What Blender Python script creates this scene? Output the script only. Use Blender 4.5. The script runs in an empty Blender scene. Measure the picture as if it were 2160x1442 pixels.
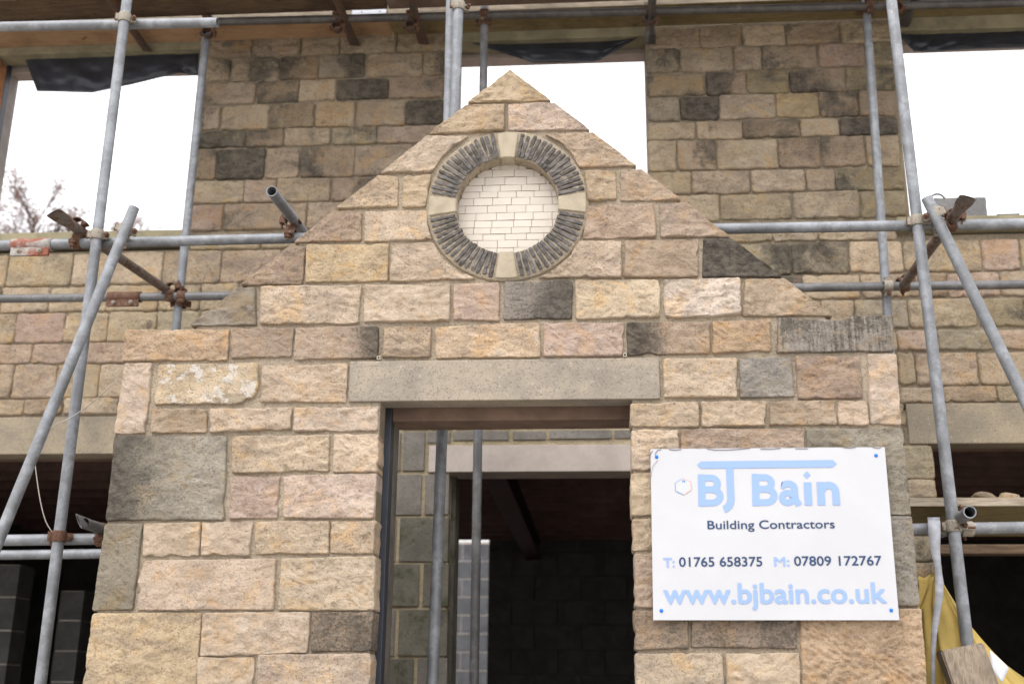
import bpy, bmesh, math, random
from mathutils import Vector, Matrix, noise
S = bpy.context.scene
COL = S.collection
rad = math.radians
random.seed(7)

# ------------------------------------------------------------------ camera
D = 4.2                                   # metres from the lens to the porch face (Y = 0)
FPX, PW, PH = 2400.0, 2160, 1442
YAW, PIT, ROL = rad(-4.40655), rad(17.25755), rad(0.55095)
fw = Vector((math.sin(YAW)*math.cos(PIT), math.cos(YAW)*math.cos(PIT), math.sin(PIT)))
r0 = Vector((math.cos(YAW), -math.sin(YAW), 0)); u0 = r0.cross(fw)
cr = r0*math.cos(ROL) + u0*math.sin(ROL); cu = -r0*math.sin(ROL) + u0*math.cos(ROL)
CAM = Vector((0, -D, 0))
cam = bpy.data.cameras.new('camera'); co = bpy.data.objects.new('camera', cam); COL.objects.link(co)
m = Matrix((cr, cu, -fw)).transposed().to_4x4(); m.translation = CAM; co.matrix_world = m
cam.sensor_width = 36; cam.lens = FPX/PW*36; cam.clip_end = 600; cam.clip_start = .05
cam.dof.use_dof = True; cam.dof.focus_distance = 4.45; cam.dof.aperture_fstop = 2.2
S.camera = co

# ------------------------------------------------------------------ overcast daylight
SUN_EL, SUN_AZ = 52, 205                  # sun behind the photographer, a little to the left
w = bpy.data.worlds.new('World'); S.world = w; w.use_nodes = True
nt = w.node_tree; nt.nodes.clear()
sky = nt.nodes.new('ShaderNodeTexSky'); sky.sky_type = 'NISHITA'; sky.sun_disc = False
sky.sun_elevation = rad(SUN_EL); sky.sun_rotation = rad(SUN_AZ)
sky.air_density = 1.0; sky.dust_density = 4.0; sky.ozone_density = 1.0
hs = nt.nodes.new('ShaderNodeHueSaturation'); hs.inputs['Saturation'].default_value = 0.22
bg = nt.nodes.new('ShaderNodeBackground'); bg.inputs['Strength'].default_value = 0.13
wo = nt.nodes.new('ShaderNodeOutputWorld')
cl = nt.nodes.new('ShaderNodeMix'); cl.data_type = 'RGBA'; cl.inputs['Factor'].default_value = .8   # a closed, even cloud cover over the clear sky
cn = nt.nodes.new('ShaderNodeTexNoise'); cn.inputs['Scale'].default_value = 2.2; cn.inputs['Detail'].default_value = 5
cr_ = nt.nodes.new('ShaderNodeMix'); cr_.data_type = 'RGBA'; cr_.inputs[6].default_value = (6.6, 6.75, 7.1, 1); cr_.inputs[7].default_value = (8.2, 8.2, 8.3, 1)
tcw = nt.nodes.new('ShaderNodeTexCoord'); sx = nt.nodes.new('ShaderNodeSeparateXYZ'); nt.links.new(tcw.outputs['Generated'], sx.inputs[0])
mr = nt.nodes.new('ShaderNodeMapRange'); nt.links.new(sx.outputs['Z'], mr.inputs[0])
for i_, v_ in enumerate((0, 1, .74, 1.4)): mr.inputs[i_+1].default_value = v_
vm = nt.nodes.new('ShaderNodeVectorMath'); vm.operation = 'SCALE'; nt.links.new(cr_.outputs[2], vm.inputs[0]); nt.links.new(mr.outputs[0], vm.inputs['Scale'])
nt.links.new(cn.outputs['Fac'], cr_.inputs['Factor']); nt.links.new(vm.outputs[0], cl.inputs[7]); nt.links.new(hs.outputs[0], cl.inputs[6])
nt.links.new(sky.outputs[0], hs.inputs['Color']); nt.links.new(cl.outputs[2], bg.inputs[0]); nt.links.new(bg.outputs[0], wo.inputs[0])
sl = bpy.data.lights.new('sun', 'SUN'); so = bpy.data.objects.new('sun', sl); COL.objects.link(so)
sl.energy = 0.6; sl.angle = rad(35); sl.color = (1, .96, .9)
a = rad(SUN_AZ)
sd = Vector((math.sin(a)*math.cos(rad(SUN_EL)), math.cos(a)*math.cos(rad(SUN_EL)), math.sin(rad(SUN_EL))))
so.rotation_euler = (-sd).to_track_quat('-Z', 'Y').to_euler()
vs = S.view_settings; vs.view_transform = 'Standard'; vs.look = 'None'; vs.gamma = 1; vs.exposure = 1.15
vs.use_curve_mapping = False

# ------------------------------------------------------------------ helpers
def at(x, y, Y):
    """point of the plane at depth Y seen at photo position x, y"""
    d = (x-PW/2)*cr - (y-PH/2)*cu + FPX*fw
    return CAM + d*((Y+D)/d.y)
def atz(x, y, z):
    d = (x-PW/2)*cr - (y-PH/2)*cu + FPX*fw
    return CAM + d*(z/d.z)
WLOC = {}
def wl(o): return WLOC.get(o.name, Vector((0, 0, 0))) if o else Vector((0, 0, 0))
def tag(o, label=None, cat=None, group=None, kind=None):
    if label: o['label'] = label
    if cat: o['category'] = cat
    if group: o['group'] = group
    if kind: o['kind'] = kind
    return o
def empty(name, loc, label, cat, group=None):
    o = bpy.data.objects.new(name, None); COL.objects.link(o); o.location = loc
    o.empty_display_size = .1
    WLOC[o.name] = Vector(loc)
    return tag(o, label, cat, group)
def obj(name, bm, mat, parent=None, smooth=False, color=None, origin=None):
    """link a bmesh (world coordinates) as one mesh object with its origin in its middle"""
    if origin is None:
        vs_ = [v.co for v in bm.verts]
        origin = Vector(((min(v.x for v in vs_)+max(v.x for v in vs_))/2, (min(v.y for v in vs_)+max(v.y for v in vs_))/2, (min(v.z for v in vs_)+max(v.z for v in vs_))/2))
    bmesh.ops.translate(bm, verts=bm.verts, vec=-origin)
    me = bpy.data.meshes.new(name); bm.to_mesh(me); bm.free()
    if smooth:
        me.polygons.foreach_set('use_smooth', [True]*len(me.polygons))
    me.materials.append(mat)
    o = bpy.data.objects.new(name, me); COL.objects.link(o)
    WLOC[o.name] = origin.copy()
    if parent: o.parent = parent; o.location = origin - wl(parent)
    else: o.location = origin
    if color: o.color = color
    return o
def box(bm, x0, x1, y0, y1, z0, z1, bev=0, mat=None):
    mt = Matrix.Translation(((x0+x1)/2, (y0+y1)/2, (z0+z1)/2)) @ Matrix.Diagonal((abs(x1-x0), abs(y1-y0), abs(z1-z0), 1))
    r = bmesh.ops.create_cube(bm, size=1, matrix=mt if mat is None else mat @ mt)
    if bev:
        es = list({e for v in r['verts'] for e in v.link_edges})
        bmesh.ops.bevel(bm, geom=es, offset=bev, segments=2, profile=.6, affect='EDGES')
    return bm
def frame(d, up=Vector((0, 0, 1))):
    d = d.normalized(); 
    if abs(d.dot(up)) > .99: up = Vector((0, 1, 0))
    x = up.cross(d).normalized(); y = d.cross(x)
    return x, y, d
def sweep(bm, rings, caps=True):
    """skin a list of vertex rings"""
    R = [[bm.verts.new(p) for p in r] for r in rings]
    n = len(R[0])
    for a_, b_ in zip(R, R[1:]):
        for i in range(n):
            bm.faces.new((a_[i], a_[(i+1) % n], b_[(i+1) % n], b_[i]))
    if caps:
        bm.faces.new(R[0][::-1]); bm.faces.new(R[-1])
    return R
def rod(bm, p, q, r, n=12, r2=None):
    x, y, d = frame(q-p); r2 = r if r2 is None else r2
    sweep(bm, [[c + x*math.cos(t*2*math.pi/n)*k + y*math.sin(t*2*math.pi/n)*k for t in range(n)] for c, k in ((p, r), (q, r2))])
def poly_path(bm, pts, r, n=8):
    rings = []
    for i, p in enumerate(pts):
        d = (pts[min(i+1, len(pts)-1)] - pts[max(i-1, 0)])
        x, y, d = frame(d)
        rings.append([p + x*math.cos(t*2*math.pi/n)*r + y*math.sin(t*2*math.pi/n)*r for t in range(n)])
    sweep(bm, rings)
def fbm(p, o=4, h=.9, l=2.1): return noise.fractal(p, h, l, o, noise_basis='PERLIN_ORIGINAL')

# ------------------------------------------------------------------ materials
class NM:
    def __init__(s, name):
        s.m = bpy.data.materials.new(name); s.m.use_nodes = True; s.t = s.m.node_tree; s.n = s.t.nodes
        s.b = s.n['Principled BSDF']
    def new(s, t, **kw):
        n = s.n.new(t)
        for k, v in kw.items():
            if k in n.inputs: s.set(n.inputs[k], v)
            else: setattr(n, k, v)
        return n
    def set(s, inp, v):
        if isinstance(v, bpy.types.NodeSocket): s.t.links.new(v, inp)
        else: inp.default_value = v
    def coord(s, kind='Object', rnd=True, scale=(1, 1, 1)):
        tc = s.new('ShaderNodeTexCoord').outputs[kind]
        if rnd:
            oi = s.new('ShaderNodeObjectInfo').outputs['Random']
            k = s.math('MULTIPLY', oi, 91.7)
            v = s.new('ShaderNodeVectorMath', operation='ADD'); s.set(v.inputs[0], tc); s.set(v.inputs[1], k); tc = v.outputs[0]
        if scale != (1, 1, 1):
            v = s.new('ShaderNodeVectorMath', operation='MULTIPLY'); s.set(v.inputs[0], tc); v.inputs[1].default_value = scale; tc = v.outputs[0]
        return tc
    def noise(s, vec, scale, detail=5, rough=.6, dist=0):
        n = s.new('ShaderNodeTexNoise', Scale=scale, Detail=detail, Roughness=rough, Distortion=dist); s.set(n.inputs['Vector'], vec)
        return n.outputs['Fac']
    def math(s, op, a_, b_=0.0, clamp=False):
        n = s.new('ShaderNodeMath', operation=op, use_clamp=clamp); s.set(n.inputs[0], a_); s.set(n.inputs[1], b_); return n.outputs[0]
    def ramp(s, f, lo, hi, a_=0.0, b_=1.0):
        n = s.new('ShaderNodeMapRange', interpolation_type='SMOOTHSTEP'); s.set(n.inputs[0], f)
        for i, v in enumerate((lo, hi, a_, b_)): s.set(n.inputs[i+1], v)
        return n.outputs[0]
    def mix(s, f, a_, b_, mode='MIX'):
        n = s.new('ShaderNodeMix', data_type='RGBA', blend_type=mode); s.set(n.inputs['Factor'], f)
        for k, v in ((6, a_), (7, b_)):
            s.set(n.inputs[k], v if isinstance(v, bpy.types.NodeSocket) else (*v, 1))
        return n.outputs[2]
    def attr(s, name, kind='OBJECT', out='Fac'):
        n = s.new('ShaderNodeAttribute', attribute_name=name, attribute_type=kind); return n.outputs[out]
    def bump(s, h, strength=.5, dist=.01, prev=None):
        n = s.new('ShaderNodeBump', Strength=strength, Distance=dist); s.set(n.inputs['Height'], h)
        if prev: s.set(n.inputs['Normal'], prev)
        return n.outputs[0]
    def out(s, col=None, rough=None, nrm=None, metal=None, spec=None):
        if col is not None: s.set(s.b.inputs['Base Color'], col if isinstance(col, bpy.types.NodeSocket) else (*col, 1))
        if rough is not None: s.set(s.b.inputs['Roughness'], rough)
        if nrm is not None: s.set(s.b.inputs['Normal'], nrm)
        if metal is not None: s.set(s.b.inputs['Metallic'], metal)
        if spec is not None: s.set(s.b.inputs['Specular IOR Level'], spec)
        return s.m

def mat_stone(name, fine=1.0, soot=.3):
    M = NM(name); v = M.coord(); vs_ = M.coord(scale=(1, 1, 2.0))
    oi = M.new('ShaderNodeObjectInfo'); base = oi.outputs['Color']; rv = oi.outputs['Random']
    st = M.attr('stain'); wh = M.attr('white'); sdx = M.attr('side'); md = M.attr('streak')
    gen = M.new('ShaderNodeSeparateXYZ'); M.set(gen.inputs[0], M.new('ShaderNodeTexCoord').outputs['Generated'])
    pos = M.new('ShaderNodeNewGeometry').outputs['Position']
    mul = lambda k: M.mix(1.0, base, k, 'MULTIPLY')
    big = M.noise(v, 6*fine, 5, .62, .6); mid = M.noise(M.coord(scale=(1, 1, 1.35)), 24*fine, 7, .74, .3); fin = M.noise(v, 105*fine, 5, .75); grit = M.noise(v, 330*fine, 2, .6)
    # mineral colour: honey, cream and mauve-grey clouds, different in every block
    c = M.mix(M.ramp(big, .36, .62), mul((.86, .84, .80)), mul((1.12, 1.11, 1.08)))
    c = M.mix(M.ramp(M.noise(v, 8*fine, 5, .65, 1.0), .50, .66, 0, .75), c, mul((1.12, .95, .70)))
    c = M.mix(M.ramp(M.noise(vs_, 10*fine, 6, .68, .8), .55, .68, 0, .6), c, mul((1.26, 1.28, 1.30)))
    gr = M.math('ADD', M.noise(vs_, 8*fine, 6, .66, .7), M.math('MULTIPLY', M.math('SUBTRACT', rv, .5), .16))
    c = M.mix(M.ramp(gr, .53, .70, 0, .75), c, mul((.66, .66, .70)))
    lam = M.noise(M.coord(scale=(5, 5, 20)), 2.2*fine, 5, .66, 1.2)
    c = M.mix(M.math('MULTIPLY', M.ramp(lam, .55, .68, 0, .35), M.ramp(rv, .35, .75)), c, mul((.74, .70, .64)))
    c = M.mix(M.ramp(mid, .34, .47, .6, 0), c, mul((.52, .47, .42)))
    c = M.mix(M.math('MULTIPLY', M.ramp(fin, .35, .47, .95, 0), M.math('ADD', .35, M.math('MULTIPLY', rv, .55))), c, mul((.32, .28, .25)))
    c = M.mix(M.ramp(grit, .56, .72, 0, .3), c, mul((1.45, 1.42, 1.38)))
    # black weathering crust: per stone, heavier on one side or in runs where the stone has it, plus soot clouds over the whole wall
    strk = M.noise(M.coord(scale=(62, 62, 5)), 1.0, 5, .7)
    f = M.math('ADD', st, M.math('MULTIPLY', M.math('SUBTRACT', gen.outputs[0], .5), sdx))
    f = M.math('ADD', f, M.math('MULTIPLY', M.math('SUBTRACT', strk, .5), md))
    f = M.math('ADD', f, M.math('MULTIPLY', M.math('SUBTRACT', M.noise(pos, 2.6, 5, .66, .5), .5), soot*2))
    nz = M.math('ADD', M.math('MULTIPLY', big, .5), M.math('MULTIPLY', mid, .5))
    nz = M.math('ADD', nz, M.math('MULTIPLY', M.math('SUBTRACT', fin, .5), .7))
    f = M.ramp(M.math('ADD', M.math('SUBTRACT', f, .62), M.math('SUBTRACT', nz, .38)), -.12, .15, 0, .9)
    c = M.mix(f, c, M.mix(M.ramp(mid, .4, .6), (.058, .05, .042), (.145, .125, .10)))
    # pale lime patches
    g = M.noise(v, 23*fine, 6, .68, .3)
    g = M.ramp(M.math('ADD', g, M.math('MULTIPLY', wh, .36)), .66, .71)
    c = M.mix(M.math('MULTIPLY', g, M.math('MINIMUM', M.math('MULTIPLY', wh, 3.0), .8)), c, (.72, .67, .62))
    h = M.math('ADD', M.math('MULTIPLY', mid, .68), M.math('ADD', M.math('MULTIPLY', fin, .72), M.math('MULTIPLY', grit, .1)))
    h = M.math('ADD', h, M.math('MULTIPLY', lam, .22))
    n = M.bump(h, 1.0, .018/fine)
    return M.out(c, .92, n, spec=.22)
def mat_mortar(name, col, green=.4):
    M = NM(name); v = M.coord(rnd=False)
    a_ = M.noise(v, 3, 5, .65, .3); f = M.noise(v, 140, 4, .7); g = M.noise(v, 9, 5, .7)
    c = M.mix(M.ramp(a_, .35, .7), [x*.8 for x in col], [x*1.12 for x in col])
    c = M.mix(M.ramp(g, .52, .75, 0, green), c, (col[0]*.55, col[1]*.62, col[2]*.5))
    c = M.mix(M.ramp(f, .36, .48, .7, 0), c, [x*.4 for x in col])
    c = M.mix(M.ramp(M.noise(v, 30, 4, .7), .58, .7, 0, .5), c, [x*.5 for x in col])
    n = M.bump(M.math('ADD', M.math('MULTIPLY', g, 1.6), M.math('MULTIPLY', f, .6)), 1.0, .018)
    return M.out(c, .95, n, spec=.2)
def mat_tube(name, base, metal=.55):
    M = NM(name); v = M.coord(scale=(1, 1, 1)); a_ = M.noise(v, 8, 5, .7, .5); f = M.noise(v, 90, 4, .7); s_ = M.noise(v, 28, 3, .8)
    rings = M.noise(M.coord(scale=(14, 14, 14)), 1, 6, .75)
    c = M.mix(M.ramp(a_, .35, .68), [x*.66 for x in base], [x*1.2 for x in base])
    c = M.mix(M.ramp(rings, .47, .62, 0, .7), c, (base[0]*.62, base[1]*.60, base[2]*.58))
    c = M.mix(M.ramp(f, .62, .76, 0, .65), c, (.62, .61, .59))
    c = M.mix(M.ramp(s_, .66, .76, 0, .75), c, (.16, .11, .08))
    c = M.mix(M.ramp(M.noise(v, 16, 6, .75, 1.0), .64, .70, 0, .55), c, (.50, .48, .45))
    return M.out(c, M.ramp(a_, .3, .7, .42, .66), M.bump(f, .25, .002), metal=metal)
def mat_rust(name, paint, amt, sc=26, r0_=(.055, .028, .019), r1_=(.185, .085, .045)):
    M = NM(name); v = M.coord(); a_ = M.noise(v, sc, 6, .7, .5); f = M.noise(v, 160, 4, .7)
    r = M.mix(M.ramp(f, .35, .65), r0_, r1_)
    c = M.mix(M.ramp(a_, amt-.06, amt+.06), r, M.mix(M.ramp(f, .35, .6), [x*.6 for x in paint], paint))
    return M.out(c, .78, M.bump(f, .6, .003), metal=.1)
def mat_wood(name, c0, c1, sc=(1.2, 14, 14), spot=True):
    M = NM(name); v = M.coord(scale=sc); a_ = M.noise(v, 6, 6, .68, 1.2); b_ = M.noise(M.coord(), 4, 4, .6); f = M.noise(v, 30, 3, .7)
    c = M.mix(M.ramp(a_, .35, .66), c0, c1)
    c = M.mix(M.ramp(b_, .42, .75, 0, .6), c, [x*.5 for x in c0])
    if spot: c = M.mix(M.ramp(M.noise(M.coord(), 18, 2, .5), .70, .76, 0, .7), c, [x*.35 for x in c0])
    return M.out(c, .85, M.bump(M.math('ADD', a_, f), .35, .004), spec=.25)
def mat_simple(name, c, rough=.7, var=.2, sc=30, bump=.3, metal=0, spec=.4, dist=.004):
    M = NM(name); v = M.coord(); a_ = M.noise(v, sc*.25, 5, .65, .3); f = M.noise(v, sc*4, 4, .7)
    cc = M.mix(M.ramp(a_, .3, .7), [x*(1-var) for x in c], [x*(1+var) for x in c])
    cc = M.mix(M.ramp(f, .28, .42, var*1.6, 0), cc, [x*.5 for x in c])
    return M.out(cc, rough, M.bump(f, bump, dist) if bump else None, metal=metal, spec=spec)
def mat_lintel(name, c):
    M = NM(name); v = M.coord(); st = M.noise(M.coord(scale=(4, 14, 14)), 1.4, 6, .65, .3); f = M.noise(v, 130, 4, .75); b_ = M.noise(v, 4, 5, .65, .4); sp = M.noise(v, 55, 3, .6)
    cc = M.mix(M.ramp(b_, .35, .68), [x*.82 for x in c], (c[0]*1.2, c[1]*1.16, c[2]*1.08))
    cc = M.mix(M.ramp(st, .50, .66, 0, .35), cc, (c[0]*.68, c[1]*.70, c[2]*.74))
    cc = M.mix(M.ramp(sp, .62, .7, 0, .55), cc, [x*1.65 for x in c])
    cc = M.mix(M.ramp(f, .36, .47, .75, 0), cc, [x*.45 for x in c])
    return M.out(cc, .9, M.bump(M.math('ADD', f, st), .5, .005), spec=.2)
def mat_blocks(name, c, mossy=.0):
    M = NM(name); v = M.coord(); a_ = M.noise(v, 5, 5, .65, .4); f = M.noise(v, 150, 3, .8); f2 = M.noise(v, 60, 4, .8)
    cc = M.mix(M.ramp(a_, .3, .7), [x*.75 for x in c], [x*1.2 for x in c])
    cc = M.mix(M.ramp(f, .58, .7, 0, .6), cc, [x*2.0 for x in c])
    cc = M.mix(M.ramp(f2, .3, .44, .8, 0), cc, [x*.3 for x in c])
    if mossy: cc = M.mix(M.ramp(M.noise(v, 8, 6, .7), .5, .68, 0, mossy), cc, (.05, .06, .022))
    return M.out(cc, .95, M.bump(M.math('ADD', f, f2), .8, .006), spec=.2)

M_ST = mat_stone('porch_sandstone', 1.0, .22); M_HS = mat_stone('house_sandstone', .8, .75)
M_MO = mat_mortar('porch_mortar', (.49, .405, .305), .4); M_HM = mat_mortar('house_mortar', (.33, .27, .195), .5)
M_RING = mat_mortar('ring_mortar', (.46, .38, .28), .1)
M_BM = mat_mortar('block_mortar', (.52, .425, .285), .2)
M_TU = mat_tube('galvanised_tube', (.27, .28, .30), .25); M_TD = mat_tube('weathered_tube', (.185, .183, .185), .25); M_TB = mat_tube('dark_tube', (.115, .105, .10), .3)
M_CR = mat_rust('rusty_coupler', (.34, .27, .20), .62); M_CC = mat_rust('zinc_coupler', (.37, .325, .265), .38); M_RU = mat_rust('rust', (.2, .09, .05), .8)
M_CP = mat_rust('red_sleeve', (.42, .39, .36), .53, 5, (.20, .06, .035), (.30, .10, .06)); M_PT = mat_rust('rusty_tube', (.20, .165, .14), .46); M_PB = mat_rust('brown_putlog', (.085, .066, .055), .5)
M_W1 = mat_wood('weathered_board', (.075, .048, .03), (.16, .105, .065)); M_W2 = mat_wood('new_board', (.33, .20, .11), (.46, .29, .17)); M_W3 = mat_wood('mossy_board', (.16, .12, .055), (.26, .195, .10))
M_WE = mat_wood('lit_board_edge', (.27, .215, .16), (.44, .37, .285)); M_WP = mat_wood('grey_timber', (.20, .155, .115), (.36, .29, .22), (10, 10, 1.2))
M_SL = mat_simple('slate', (.12, .107, .099), .75, .5, 60, .8)
M_LT = mat_lintel('lintel_stone', (.305, .265, .222)); M_KEY = mat_simple('keystone_stone', (.385, .325, .24), .9, .14, 60, .5)
M_OL = mat_simple('sill_stone', (.27, .235, .15), .9, .25, 22, .4); M_OL2 = mat_lintel('house_lintel_stone', (.30, .255, .195))
M_BR = mat_simple('white_brick', (.60, .542, .475), .85, .05, 30, .2); M_BRM = mat_simple('brick_joint', (.62, .555, .485), .9, .08, 40, .2)
M_BK = mat_blocks('concrete_block', (.245, .222, .195), .25); M_DB = mat_blocks('shaded_block', (.062, .059, .056)); M_OB = mat_blocks('outbuilding_block', (.115, .115, .122)); M_BKM = mat_blocks('mossy_block', (.17, .155, .125), .75)  # shaded_block: the interior's gloom is put into a darker block colour
M_CL = mat_simple('concrete_lintel', (.50, .43, .385), .9, .12, 25, .4)
M_PL = mat_simple('black_plastic', (.034, .037, .048), .38, .35, 16, .15, spec=.5); M_DP = mat_simple('cavity_closer', (.030, .034, .045), .5, .25, 20, .1)
M_SG = mat_simple('sign_white', (.51, .51, .53), .35, .035, 10, 0, spec=.5); M_LB = mat_simple('letter_light_blue', (.255, .37, .69), .4, .02, 10, 0); M_NV = mat_simple('letter_navy', (.018, .045, .12), .4, .05, 10, 0)
M_SC = mat_simple('screw_blue', (.01, .16, .72), .4, .05, 10, 0); M_TANE = mat_simple('sign_film_edge', (.10, .07, .09), .5, .3, 60, 0)
M_OR = mat_simple('brick_rubble', (.34, .15, .06), .95, .4, 40, .7); M_IB = mat_simple('inner_leaf', (.30, .26, .235), .9, .2, 24, .4)
M_BRN = mat_simple('inner_lintel_brown', (.185, .12, .088), .85, .25, 20, .3)
M_DK = mat_simple('deck_timber', (.10, .055, .045), .8, .3, 20, .2); M_SB = mat_simple('red_steel', (.055, .022, .02), .6, .2, 20, .1)
M_GR = mat_simple('gravel_ground', (.36, .335, .30), .95, .25, 6, .6, dist=.02)
M_YB = mat_simple('yellow_fabric', (.50, .355, .10), .75, .22, 14, .25); M_STP = mat_simple('grey_webbing', (.38, .385, .42), .8, .25, 60, .4); M_WL = mat_simple('white_label', (.72, .74, .80), .5, .05, 20, 0)
M_WR = mat_simple('wire', (.42, .38, .33), .6, .1, 20, 0); M_BARK = mat_simple('bark', (.13, .085, .065), .9, .3, 20, .4); M_LF = mat_simple('russet_leaf', (.22, .125, .095), .8, .35, 20, 0)
M_HX1 = mat_simple('sticker_blue', (.05, .25, .6), .5, .1, 20, 0); M_HX2 = mat_simple('sticker_red', (.8, .3, .25), .5, .1, 20, 0); M_HXG = mat_simple('sticker_grey', (.55, .62, .68), .5, .05, 20, 0)
M_BLK = mat_simple('dark_hole', (.01, .01, .01), .9, .1, 20, 0); M_VENT = mat_simple('vent_plastic', (.46, .40, .32), .6, .1, 20, 0)

# ------------------------------------------------------------------ rock-faced stones
def smooth_outline(poly, step, cut, jit, seed):
    """resample a polygon with rounded corners and an uneven, hand-cut edge (x, z pairs)"""
    n = len(poly); pts = []
    for i in range(n):
        p0, p1, p2 = (Vector(poly[(i+k-1) % n]) for k in range(3))
        a_, b_ = p0-p1, p2-p1
        ca, cb = min(cut, a_.length*.4), min(cut, b_.length*.4)
        A, B = p1 + a_.normalized()*ca, p1 + b_.normalized()*cb
        for t in (0, .25, .5, .75, 1):
            pts.append((1-t)**2*A + 2*t*(1-t)*p1 + t*t*B)
    L = [0]
    for i in range(len(pts)): L.append(L[-1] + (pts[(i+1) % len(pts)]-pts[i]).length)
    N = max(24, int(L[-1]/step)); out = []; j = 0
    for k in range(N):
        s = L[-1]*k/N
        while L[j+1] < s: j += 1
        t = (s-L[j])/max(1e-9, L[j+1]-L[j])
        out.append(pts[j].lerp(pts[(j+1) % len(pts)], t))
    rg = random.Random(seed*17+1); dents = [(rg.randrange(N), rg.uniform(.25, 1.0)*jit*1.9, rg.uniform(.006, .02)/step) for _ in range(rg.randint(2, 6))] if jit > .002 else []
    res = []
    for k, p in enumerate(out):
        d = out[(k+1) % N]-out[k-1]; nn = Vector((d.y, -d.x)).normalized()
        q = Vector((p.x*16+seed*3.1, p.y*16, seed*7.7))
        res.append(p + nn*(noise.noise(q)*jit + noise.noise(q*3.4)*jit*.55 - sum(a_*math.exp(-(min(abs(k-i_), N-abs(k-i_))/w_)**2) for i_, a_, w_ in dents)))
    return res
def area2(p): return sum(p[i-1][0]*p[i][1]-p[i][0]*p[i-1][1] for i in range(len(p)))/2
def offset(poly, g):
    if area2(poly) < 0: poly = poly[::-1]
    n = len(poly); out = []
    for i in range(n):
        p0, p1, p2 = (Vector(poly[(i+k-1) % n]) for k in range(3))
        a_, b_ = (p1-p0).normalized(), (p2-p1).normalized(); na, nb = Vector((a_.y, -a_.x)), Vector((b_.y, -b_.x)); mm = (na+nb).normalized()
        out.append(tuple(p1 + mm*g/max(.6, mm.dot(na))))
    return out
def stone_bm(poly, yf, depth=.1, proud=.011, rough=.009, step=.008, cut=.006, jit=.003, seed=0, style=0, grow=.0022):
    poly = offset(poly, grow)
    if area2(poly) < 0: poly = poly[::-1]
    O = smooth_outline(poly, step, cut, jit, seed)
    xs = [p.x for p in O]; zs = [p.y for p in O]
    c = sum(O, Vector((0, 0)))/len(O); w_, h_ = max(xs)-min(xs), max(zs)-min(zs)
    k = .5 if len(poly) == 4 else .3
    A = B = c
    if w_ > h_*1.15: A, B = c - Vector(((w_-h_)*k, 0)), c + Vector(((w_-h_)*k, 0))
    elif h_ > w_*1.15: A, B = c - Vector((0, (h_-w_)*k)), c + Vector((0, (h_-w_)*k))
    ab = B-A
    def near(p):
        if ab.length < 1e-6: return A
        return A + ab*max(0, min(1, (p-A).dot(ab)/ab.length_squared))
    half = min(w_, h_)/2
    nr = max(4, int(half/step))
    ts = [1, .985, .96, .92] + [.86*(1-i/nr) for i in range(nr+1)]
    if step > .02: ts = [1, .96, .88] + [.76*(1-i/nr) for i in range(nr+1)]
    bm = bmesh.new(); rings = []
    off = Vector((seed*13.7, seed*5.3, seed*9.1))
    tx, tz = (random.uniform(-1, 1)*rough*.6 for _ in range(2))
    for t in ts:
        ring = []
        for p in O:
            s = near(p); q = s.lerp(p, t); d = (1-t)*(p-s).length
            e = min(1, d/(.0045 if step < .02 else .009)); prof = 1-(1-e)**2.4
            P = Vector((q.x*7, q.y*12, 0)) + off
            rk = fbm(P, 5)*.9 + (1-abs(noise.noise(P*1.7+Vector((5, 5, 5))))*2)*.35
            if style == 1: rk = rk*.5 + round(fbm(P*.6, 3)*3.2)/3.2*.9     # split, ledged face
            if style == 2: rk *= .18                                       # dressed nearly flat
            if style == 3: rk = rk*.45 + math.sin((q.x*.75+q.y)*230+fbm(P, 3)*5)*.16   # tooled in slanting lines
            rk += fbm(P*4.4, 4)*.62
            y = yf - proud*prof*(1 + .12*noise.noise(off)) - rough*rk*(.2+.8*e) - (tx*(q.x-c.x)/max(w_, .05)+tz*(q.y-c.y)/max(h_, .05))*e
            ring.append(Vector((q.x, min(y, yf-.001 if t < 1 else yf), q.y)))
        rings.append(ring)
    back = [Vector((p.x, yf+depth, p.z)) for p in rings[0]]
    sweep(bm, [back]+rings, caps=False)
    bmesh.ops.remove_doubles(bm, verts=bm.verts, dist=1e-4)
    bmesh.ops.recalc_face_normals(bm, faces=bm.faces)
    return bm
PAL = dict(pale=(.525, .43, .335), cream=(.535, .435, .325), tan=(.465, .37, .27), yellow=(.52, .41, .285), pink=(.475, .375, .30), orange=(.46, .345, .235), brown=(.35, .27, .205),
           grey=(.325, .297, .25), olive=(.285, .252, .20), dark=(.20, .165, .135), rose=(.42, .325, .255), white=(.58, .50, .42), clay=(.41, .325, .25))
SEED = [0]
def add_stone(parent, poly, yf, col, mat, stain=.2, white=0, side=0, streak=0, gain=1, name='stone', pal=None, **kw):
    SEED[0] += 1; s = SEED[0]; rnd = random.Random(s)
    kw.setdefault('style', rnd.choice((0, 0, 0, 1, 3)))
    if kw.get('cut', 1) <= .005: kw.setdefault('jit', .0018)
    b = (pal or PAL)[col]; g = gain*rnd.uniform(.93, 1.07)*1.14
    o = obj(name, stone_bm(poly, yf, seed=s, **kw), mat, parent, smooth=True, color=(b[0]*g*1.01, b[1]*g*rnd.uniform(.975, 1.0), b[2]*g*rnd.uniform(.95, 1.05), 1))
    o['stain'] = float(stain); o['white'] = float(white); o['side'] = float(side); o['streak'] = float(streak)
    return o
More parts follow.
